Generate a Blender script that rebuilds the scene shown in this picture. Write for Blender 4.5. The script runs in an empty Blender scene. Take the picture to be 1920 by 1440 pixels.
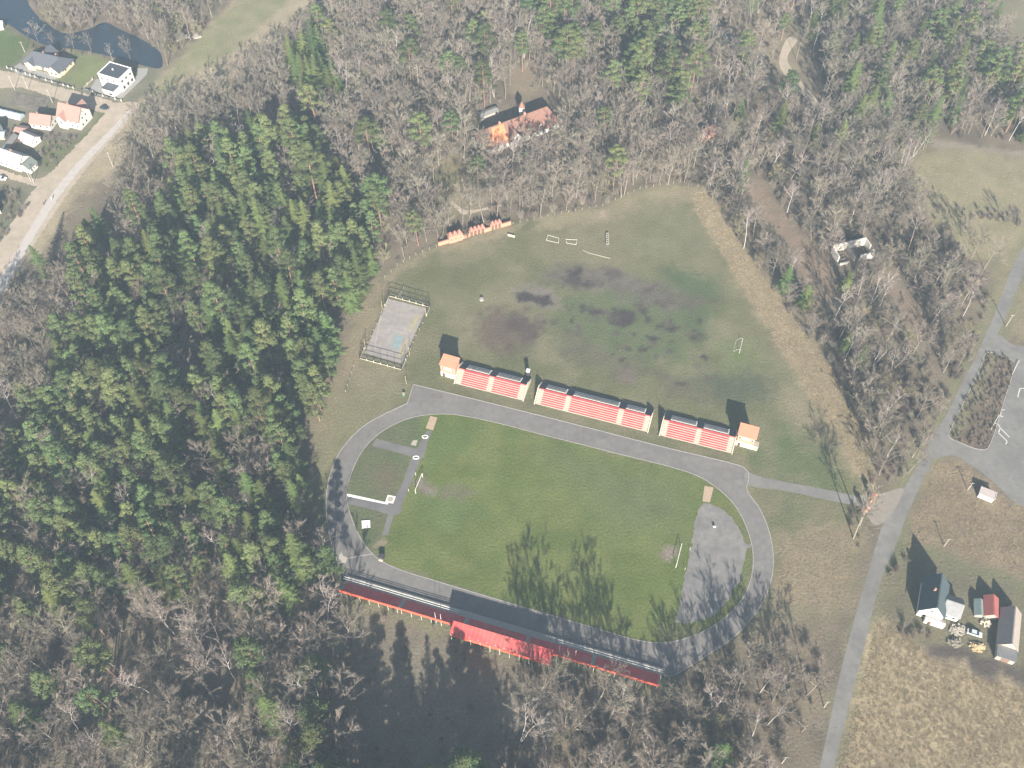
import bpy, bmesh, math, random
import numpy as np
from mathutils import Vector, Matrix
from mathutils.geometry import tessellate_polygon

random.seed(7); RNG = np.random.default_rng(7)
scn = bpy.context.scene
COL = scn.collection
R = math.radians

# ------------------------------------------------------------------ camera
CAM_H, PITCH, LENS = 300.0, 54.0, 1870 / 1920 * 36
cam_d = bpy.data.cameras.new('camera'); cam = bpy.data.objects.new('camera', cam_d); COL.objects.link(cam)
cam.location = (0, 0, CAM_H); cam.rotation_euler = (R(90 - PITCH), 0, 0)
cam_d.sensor_width = 36; cam_d.lens = LENS; cam_d.clip_start = 1; cam_d.clip_end = 6000
scn.camera = cam

# ------------------------------------------------------------------ sky, sun, exposure
SUN_EL, SHADOW_AZ = 26.5, -5.0            # shadows fall away from the camera, a touch to the left
world = bpy.data.worlds.new('World'); scn.world = world; world.use_nodes = True
wn = world.node_tree.nodes; wl = world.node_tree.links
bg = wn['Background']
sky = wn.new('ShaderNodeTexSky'); sky.sky_type = 'NISHITA'; sky.sun_disc = False
sky.sun_elevation = R(SUN_EL); sky.sun_rotation = R(180 + SHADOW_AZ); sky.altitude = 0; sky.air_density = 1.0; sky.dust_density = 1.5; sky.ozone_density = 1.2
wl.new(sky.outputs[0], bg.inputs[0]); bg.inputs[1].default_value = 0.05
sun_d = bpy.data.lights.new('sun', 'SUN'); sun_d.energy = 5.0; sun_d.angle = R(0.53); sun_d.color = (1.0, 0.93, 0.83)
sun = bpy.data.objects.new('sun', sun_d); COL.objects.link(sun); sun.location = (0, -50, 200)
sv = Vector((math.sin(R(SHADOW_AZ)) * math.cos(R(SUN_EL)), math.cos(R(SHADOW_AZ)) * math.cos(R(SUN_EL)), -math.sin(R(SUN_EL))))
sun.rotation_euler = sv.to_track_quat('-Z', 'Y').to_euler()
vs = scn.view_settings; vs.view_transform = 'Standard'; vs.look = 'None'; vs.gamma = 1.0; vs.use_curve_mapping = False
vs.exposure = 1.54
scn.cycles.use_denoising = True
scn.cycles.max_bounces = 5; scn.cycles.diffuse_bounces = 2; scn.cycles.glossy_bounces = 2; scn.cycles.volume_bounces = 0
scn.cycles.transparent_max_bounces = 4; scn.cycles.sample_clamp_indirect = 4

# ------------------------------------------------------------------ surveying: photograph point -> point on the flat ground
F_, W_, H_ = 1870.0, 1920.0, 1440.0
ct, st = math.cos(R(PITCH)), math.sin(R(PITCH))
def G(px, py, z=0.0):
    a, b = (px - W_ / 2), -(py - H_ / 2)
    d = (a, F_ * ct + b * st, -F_ * st + b * ct)
    t = (z - CAM_H) / d[2]
    return Vector((d[0] * t, d[1] * t, z))
def PX(x, y, z):
    q = y * ct - (z - CAM_H) * st
    v = y * st + (z - CAM_H) * ct
    return W_ / 2 + F_ * x / q, H_ / 2 - F_ * v / q
def GP(pts): return [tuple(G(*p)[:2]) for p in pts]

# ------------------------------------------------------------------ numpy helpers
def hash2(ix, iy, s):
    h = (ix.astype(np.int64) * 374761393 + iy.astype(np.int64) * 668265263 + s * 974711) & 0x7fffffff
    h = ((h ^ (h >> 13)) * 1274126177) & 0x7fffffff
    return ((h ^ (h >> 16)) & 0xffff) / 65535.0
def vnoise(x, y, s=0):
    ix, iy = np.floor(x), np.floor(y); fx, fy = x - ix, y - iy
    fx = fx * fx * (3 - 2 * fx); fy = fy * fy * (3 - 2 * fy)
    a, b = hash2(ix, iy, s), hash2(ix + 1, iy, s); c, d = hash2(ix, iy + 1, s), hash2(ix + 1, iy + 1, s)
    return (a * (1 - fx) + b * fx) * (1 - fy) + (c * (1 - fx) + d * fx) * fy
def fbm(x, y, s=0, o=4):
    r = 0; a = .5; t = 0
    for k in range(o): r = r + a * vnoise(x * 2 ** k, y * 2 ** k, s + k); t += a; a *= .55
    return r / t
def sdist(poly, X, Y):
    """signed distance to a polygon, inside positive"""
    P = np.array(poly); n = len(P); d2 = np.full(X.shape, 1e18); ins = np.zeros(X.shape, bool)
    for i in range(n):
        ax, ay = P[i]; bx, by = P[(i + 1) % n]; ex, ey = bx - ax, by - ay
        t = np.clip(((X - ax) * ex + (Y - ay) * ey) / (ex * ex + ey * ey + 1e-12), 0, 1)
        d2 = np.minimum(d2, (X - ax - t * ex) ** 2 + (Y - ay - t * ey) ** 2)
        if ay != by: ins ^= ((ay > Y) != (by > Y)) & (X < (bx - ax) * (Y - ay) / (by - ay) + ax)
    d = np.sqrt(d2); return np.where(ins, d, -d)
def inside(poly, x, y):
    c = False; n = len(poly); j = n - 1
    for i in range(n):
        xi, yi = poly[i]; xj, yj = poly[j]
        if (yi > y) != (yj > y) and x < (xj - xi) * (y - yi) / (yj - yi) + xi: c = not c
        j = i
    return c
def catmull(P, closed=True, k=6):
    P = [Vector(p) for p in P]; n = len(P); out = []
    for i in range(n if closed else n - 1):
        if closed: a, b, c, d = P[i - 1], P[i], P[(i + 1) % n], P[(i + 2) % n]
        else: a, b, c, d = P[max(i - 1, 0)], P[i], P[i + 1], P[min(i + 2, n - 1)]
        for s in range(k):
            t = s / k
            out.append(.5 * ((2 * b) + (c - a) * t + (2 * a - 5 * b + 4 * c - d) * t * t + (3 * b - a - 3 * c + d) * t ** 3))
    if not closed: out.append(P[-1])
    return [tuple(p) for p in out]
def ell(cx, cy, rx, ry, rot=0, n=12):
    o = []
    for i in range(n):
        a = 2 * math.pi * i / n; u, v = rx * math.cos(a), ry * math.sin(a)
        o.append((cx + u * math.cos(R(rot)) - v * math.sin(R(rot)), cy + u * math.sin(R(rot)) + v * math.cos(R(rot))))
    return o

def jit(poly, amp=.22, step=.9, seed=1):
    r = random.Random(seed); out = []; n = len(poly)
    for i in range(n):
        a, b = Vector(poly[i]), Vector(poly[(i + 1) % n]); k = max(1, int((b - a).length / step))
        for j in range(k): p = a + (b - a) * (j / k); out.append((p[0] + r.gauss(0, amp), p[1] + r.gauss(0, amp)))
    return out

# ------------------------------------------------------------------ materials
MATS = {}
def mat(name, col, rough=.9, amp=.18, scale=.6, bump=0.0, bscale=3.0, spec=.15, rnd=0.0, metal=0.0, detail=5, hue=None, coord='world', attr=None):
    """base colour with procedural unevenness; rnd adds an offset for each object; hue = second colour mixed by a broad noise"""
    if name in MATS: return MATS[name]
    m = bpy.data.materials.new(name); m.use_nodes = True; nt = m.node_tree; N, L = nt.nodes, nt.links
    b = N['Principled BSDF']; b.inputs['Roughness'].default_value = rough; b.inputs['Specular IOR Level'].default_value = spec; b.inputs['Metallic'].default_value = metal
    if coord == 'world': tc = N.new('ShaderNodeNewGeometry').outputs['Position']
    else: tc = N.new('ShaderNodeTexCoord').outputs['Object']
    if attr: 
        a = N.new('ShaderNodeAttribute'); a.attribute_name = attr; base = a.outputs['Color']
    else:
        rgb = N.new('ShaderNodeRGB'); rgb.outputs[0].default_value = (*col, 1); base = rgb.outputs[0]
    if hue:
        n2 = N.new('ShaderNodeTexNoise'); n2.inputs['Scale'].default_value = scale * .22; n2.inputs['Detail'].default_value = 3; L.new(tc, n2.inputs['Vector'])
        rp = N.new('ShaderNodeMapRange'); rp.inputs['From Min'].default_value = .38; rp.inputs['From Max'].default_value = .64; L.new(n2.outputs['Fac'], rp.inputs['Value'])
        mx = N.new('ShaderNodeMix'); mx.data_type = 'RGBA'; L.new(rp.outputs[0], mx.inputs['Factor']); L.new(base, mx.inputs[6]); mx.inputs[7].default_value = (*hue, 1); base = mx.outputs[2]
    no = N.new('ShaderNodeTexNoise'); no.inputs['Scale'].default_value = scale; no.inputs['Detail'].default_value = detail; no.inputs['Roughness'].default_value = .65; L.new(tc, no.inputs['Vector'])
    mr = N.new('ShaderNodeMapRange'); mr.inputs['From Min'].default_value = .25; mr.inputs['From Max'].default_value = .75; mr.inputs['To Min'].default_value = 1 - amp; mr.inputs['To Max'].default_value = 1 + amp; mr.clamp = False
    L.new(no.outputs['Fac'], mr.inputs['Value']); val = mr.outputs[0]
    if rnd:
        oi = N.new('ShaderNodeObjectInfo'); r2 = N.new('ShaderNodeMapRange'); r2.inputs['To Min'].default_value = 1 - rnd; r2.inputs['To Max'].default_value = 1 + rnd
        L.new(oi.outputs['Random'], r2.inputs['Value']); mu = N.new('ShaderNodeMath'); mu.operation = 'MULTIPLY'; L.new(val, mu.inputs[0]); L.new(r2.outputs[0], mu.inputs[1]); val = mu.outputs[0]
        hs = N.new('ShaderNodeHueSaturation'); r3 = N.new('ShaderNodeMapRange'); r3.inputs['To Min'].default_value = .5 - rnd * .09; r3.inputs['To Max'].default_value = .5 + rnd * .07
        fr = N.new('ShaderNodeMath'); fr.operation = 'FRACT'; m7 = N.new('ShaderNodeMath'); m7.operation = 'MULTIPLY'; m7.inputs[1].default_value = 7.31
        L.new(oi.outputs['Random'], m7.inputs[0]); L.new(m7.outputs[0], fr.inputs[0]); L.new(fr.outputs[0], r3.inputs['Value']); L.new(r3.outputs[0], hs.inputs['Hue']); L.new(base, hs.inputs['Color']); base = hs.outputs[0]
    mc = N.new('ShaderNodeVectorMath'); mc.operation = 'SCALE'; L.new(base, mc.inputs[0]); L.new(val, mc.inputs['Scale']); L.new(mc.outputs[0], b.inputs['Base Color'])
    if bump:
        nb = N.new('ShaderNodeTexNoise'); nb.inputs['Scale'].default_value = bscale; nb.inputs['Detail'].default_value = 4; L.new(tc, nb.inputs['Vector'])
        bp = N.new('ShaderNodeBump'); bp.inputs['Strength'].default_value = 1.0; bp.inputs['Distance'].default_value = bump; L.new(nb.outputs['Fac'], bp.inputs['Height']); L.new(bp.outputs[0], b.inputs['Normal'])
    MATS[name] = m; return m

M_ground = mat('ground_cover', (.1, .1, .06), .97, .30, 1.3, bump=.22, bscale=1.1, spec=.05, attr='zone')
M_asph = mat('old_asphalt', (.146, .136, .127), .92, .17, .5, bump=.012, bscale=12, hue=(.172, .161, .150))
M_worn = mat('worn_asphalt', (.19, .178, .165), .95, .26, .45, bump=.02, bscale=6, hue=(.155, .148, .142))
M_path = mat('path_asphalt', (.125, .12, .12), .92, .14, .5, hue=(.15, .143, .138))
M_road = mat('road_asphalt', (.182, .173, .16), .9, .16, .45, hue=(.150, .142, .132))
M_dirt = mat('dirt_road', (.37, .305, .24), .97, .16, .35, hue=(.32, .27, .205), bump=.04, bscale=2)
M_gravel = mat('pale_gravel', (.40, .365, .335), .97, .12, .5)
M_kerb = mat('kerb_concrete', (.30, .28, .255), .9, .25, .8)
M_conc = mat('concrete', (.34, .31, .265), .9, .15, 1.2)
M_cream = mat('cream_concrete', (.52, .47, .36), .9, .12, 1.5)
M_white = mat('white_paint', (.74, .73, .69), .6, .08, 1.5)
M_sand = mat('pit_sand', (.36, .27, .19), .97, .12, 1.0)
M_red = mat('red_bench_paint', (.60, .075, .078), .6, .2, 1.2, hue=(.52, .12, .11))
M_redroof = mat('red_sheet_roof', (.54, .085, .08), .55, .2, .8, spec=.25, hue=(.44, .12, .105))
M_redwall = mat('red_orange_board', (.66, .12, .07), .6, .1, 1)
M_steel = mat('dark_steel', (.05, .05, .055), .5, .1, 2)
M_brick = mat('orange_brick', (.5, .245, .165), .9, .14, 2.0)
M_tile = mat('brown_tile', (.215, .118, .09), .9, .25, 1.2)
M_tilenew = mat('new_orange_tile', (.56, .21, .1), .85, .1, 1.0)
M_slate = mat('dark_grey_roof', (.085, .09, .105), .8, .10, .8)
M_glass = mat('window_glass', (.03, .04, .05), .15, .1, 1, spec=.5)

# ------------------------------------------------------------------ mesh building
class MB:
    def __init__(s): s.v = []; s.f = []
    def add(s, V, Fc):
        o = len(s.v); s.v.extend(tuple(p) for p in V); s.f.extend(tuple(i + o for i in f) for f in Fc); return s
    def box(s, c, size, rz=0, ry=0):
        x, y, z = (a / 2 for a in size); m = Matrix.Rotation(rz, 3, 'Z') @ Matrix.Rotation(ry, 3, 'Y')
        V = [Vector(c) + m @ Vector((i * x, j * y, k * z)) for i in (-1, 1) for j in (-1, 1) for k in (-1, 1)]
        return s.add(V, [(0, 1, 3, 2), (4, 6, 7, 5), (0, 4, 5, 1), (2, 3, 7, 6), (0, 2, 6, 4), (1, 5, 7, 3)])
    def bar(s, a, b, w, h=None):
        a, b = Vector(a), Vector(b); d = (b - a).normalized(); u = Vector((0, 0, 1)) if abs(d.z) < .95 else Vector((1, 0, 0))
        r = d.cross(u).normalized() * w / 2; t = r.cross(d).normalized() * (h or w) / 2
        V = [p + r * i + t * j for p in (a, b) for i, j in ((-1, -1), (1, -1), (1, 1), (-1, 1))]
        return s.add(V, [(3, 2, 1, 0), (4, 5, 6, 7), (0, 1, 5, 4), (1, 2, 6, 5), (2, 3, 7, 6), (3, 0, 4, 7)])
    def tube(s, pts, rad, n=6, cap=True):
        pts = [Vector(p) for p in pts]; rings = []; o = len(s.v)
        for i, p in enumerate(pts):
            d = (pts[min(i + 1, len(pts) - 1)] - pts[max(i - 1, 0)]).normalized()
            u = d.cross(Vector((0, 0, 1)) if abs(d.z) < .9 else Vector((1, 0, 0))).normalized(); w = d.cross(u)
            for k in range(n):
                a = 2 * math.pi * k / n; s.v.append(tuple(p + (u * math.cos(a) + w * math.sin(a)) * rad[i]))
        for i in range(len(pts) - 1):
            for k in range(n): s.f.append((o + i * n + k, o + i * n + (k + 1) % n, o + (i + 1) * n + (k + 1) % n, o + (i + 1) * n + k))
        if cap: s.f.append(tuple(o + (len(pts) - 1) * n + k for k in range(n)))
        return s
    def prism(s, poly, z0, z1):
        n = len(poly); V = [(p[0], p[1], z0) for p in poly] + [(p[0], p[1], z1) for p in poly]; o = len(s.v); s.v.extend(V)
        for t in tessellate_polygon([[Vector((p[0], p[1], 0)) for p in poly]]):
            s.f.append(tuple(o + n + i for i in t)); s.f.append(tuple(o + i for i in reversed(t)))
        for i in range(n): s.f.append((o + i, o + (i + 1) % n, o + n + (i + 1) % n, o + n + i))
        return s
    def sheet(s, polys, z):
        L = [[Vector((p[0], p[1], 0)) for p in q] for q in polys]; o = len(s.v)
        for q in polys: s.v.extend((p[0], p[1], z) for p in q)
        for t in tessellate_polygon(L):
            a, b, c = (Vector(s.v[o + i]) for i in t)
            if (b - a).cross(c - a).z < 0: t = t[::-1]
            s.f.append(tuple(o + i for i in t))
        return s
    def mesh(s, name, m, smooth=False):
        me = bpy.data.meshes.new(name); me.from_pydata(s.v, [], s.f); me.update()
        bm = bmesh.new(); bm.from_mesh(me); bmesh.ops.recalc_face_normals(bm, faces=bm.faces) if not getattr(s, 'keep', False) else None; bm.to_mesh(me); bm.free()
        me.materials.append(m)
        if smooth: me.shade_smooth()
        return me
    def build(s, name, m, parent=None, smooth=False):
        return link(name, s.mesh(name, m, smooth), parent)
def link(name, data, parent=None):
    o = bpy.data.objects.new(name, data); COL.objects.link(o)
    if parent: o.parent = parent
    return o
def tag(o, label=None, cat=None, group=None, kind=None):
    for k, v in (('label', label), ('category', cat), ('group', group), ('kind', kind)):
        if v: o[k] = v
    return o
def thing(name, label, cat, loc=(0, 0, 0), rz=0, group=None):
    o = bpy.data.objects.new(name, None); COL.objects.link(o); o.empty_display_size = .5
    o.location = (loc[0], loc[1], loc[2] if len(loc) > 2 else 0); o.rotation_euler = (0, 0, rz); return tag(o, label, cat, group)
def copy_tree(o, parent=None):
    c = o.copy(); COL.objects.link(c); c.parent = parent
    for ch in o.children: copy_tree(ch, c)
    return c
def sheet(name, polys, z, m, label=None):
    b = MB(); b.keep = True; b.sheet(polys, z); o = b.build(name, m); return tag(o, label, None, None, 'structure')
# ------------------------------------------------------------------ outlines, surveyed once and kept as ground coordinates
STADIUM = GP([(690, 560), (720, 505), (800, 470), (960, 418), (1130, 388), (1200, 355), (1275, 343), (1310, 352), (1350, 400), (1430, 520), (1500, 615), (1560, 695),
              (1605, 790), (1632, 880), (1630, 940), (1612, 980), (1596, 1090), (1560, 1190), (1450, 1180), (1380, 1215), (1245, 1292), (640, 1102), (612, 1050), (592, 960), (588, 870), (600, 800), (635, 700), (655, 620)])
CLEARING = GP([(640, 1095), (1245, 1292), (1210, 1330), (1090, 1290), (1030, 1300), (990, 1330), (960, 1400), (800, 1450), (690, 1460), (660, 1330)])
INNER = catmull(GP([(650, 935), (657, 893), (678, 848), (712, 812), (757, 788), (800, 778), (850, 777), (920, 790), (1010, 813), (1160, 851), (1280, 882), (1335, 908), (1378, 948), (1402, 995), (1412, 1040),
                    (1408, 1085), (1388, 1128), (1350, 1165), (1300, 1192), (1245, 1205), (1190, 1199), (1110, 1176), (960, 1132), (820, 1090), (745, 1066), (700, 1040), (668, 993)]))
OUTER = GP([(775, 721)]) + catmull(GP([(776, 721), (900, 751), (1060, 791), (1240, 837), (1370, 868), (1398, 880), (1404, 896), (1401, 920), (1425, 955), (1443, 1000), (1450, 1050), (1443, 1098), (1420, 1145), (1375, 1195), (1320, 1232), (1262, 1266), (1233, 1262),
                    (1100, 1222), (900, 1162), (720, 1106), (650, 1083), (632, 1052), (615, 990), (612, 930), (622, 880), (645, 836), (690, 793), (764, 756)]), closed=False, k=5)
ROADPX_L = [(2010, 330), (1935, 440), (1903, 490), (1867, 583), (1830, 667), (1780, 767), (1737, 843), (1690, 925), (1655, 985), (1623, 1090), (1593, 1193), (1570, 1287), (1552, 1370), (1537, 1440), (1517, 1540)]
ROADPX_R = [(2050, 350), (1960, 455), (1920, 513), (1882, 603), (1847, 667), (1810, 745), (1777, 817), (1752, 855), (1703, 960), (1677, 1030), (1650, 1093), (1620, 1213), (1593, 1320), (1578, 1380), (1564, 1440), (1545, 1540)]
ROAD = catmull(GP(ROADPX_L), False, 4) + catmull(GP(ROADPX_R), False, 4)[::-1]
LOT = catmull(GP([(1868, 628), (1892, 642), (1925, 650), (2080, 655), (2080, 960), (1960, 958), (1905, 943), (1875, 915), (1850, 893), (1818, 870), (1785, 853), (1745, 862), (1735, 846), (1777, 772), (1830, 668)]), True, 3)
ISLAND = catmull(GP([(1850, 661), (1880, 668), (1903, 682), (1896, 710), (1880, 760), (1857, 832), (1838, 843), (1800, 830), (1779, 819), (1782, 805), (1813, 742), (1838, 690)]), True, 3)
DIRT = catmull(GP([(-80, 600), (0, 455), (30, 405), (60, 360), (100, 318), (160, 255), (205, 203), (222, 192), (262, 196), (235, 235), (180, 295), (125, 365), (70, 450), (20, 530), (-40, 640)]), True, 3)
LANE_W = catmull(GP([(-60, 318), (0, 330), (45, 343), (75, 348), (95, 325), (70, 335), (40, 330), (0, 318), (-60, 306)]), True, 3)
LANE = catmull(GP([(-30, 138), (15, 134), (70, 152), (140, 170), (210, 190), (225, 200), (205, 215), (175, 205), (120, 190), (40, 165), (-30, 165)]), True, 3)
GRAVEL = catmull(GP([(-60, 620), (0, 522), (45, 447), (95, 366), (150, 300), (205, 245), (246, 202), (254, 206), (212, 252), (158, 310), (106, 376), (56, 458), (8, 540), (-45, 640)]), True, 3)
VILLAGE = GP([(-120, 60), (0, 40), (60, 85), (250, 118), (300, 130), (330, 165), (262, 200), (125, 365), (0, 560), (-150, 760)])
CORRIDOR = GP([(-150, 800), (-60, 640), (20, 530), (85, 470), (120, 400), (175, 345), (225, 320), (248, 285), (285, 240), (345, 215), (388, 185), (450, 150), (515, 88), (600, 36), (720, -80), (520, -80), (440, 0), (385, 60), (300, 150), (262, 190), (125, 350), (-150, 740)])
RIVER = catmull(GP([(-40, 0), (-60, -60), (40, -60), (52, 0), (62, 20), (85, 42), (120, 62), (165, 55), (195, 42), (225, 55), (262, 72), (295, 92), (305, 112), (300, 128), (270, 123), (200, 104), (140, 92), (95, 88), (70, 78), (40, 62), (15, 45), (-10, 40)]), True, 4)
MEADOW_E = GP([(1720, 285), (1800, 275), (1930, 292), (2000, 330), (1935, 440), (1880, 490), (1840, 500), (1790, 460), (1735, 400), (1700, 340)])
FARM = GP([(1660, 1065), (1735, 1030), (1960, 1108), (2060, 1150), (2060, 1300), (1920, 1290), (1740, 1226), (1700, 1180), (1650, 1150), (1640, 1120)])

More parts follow.
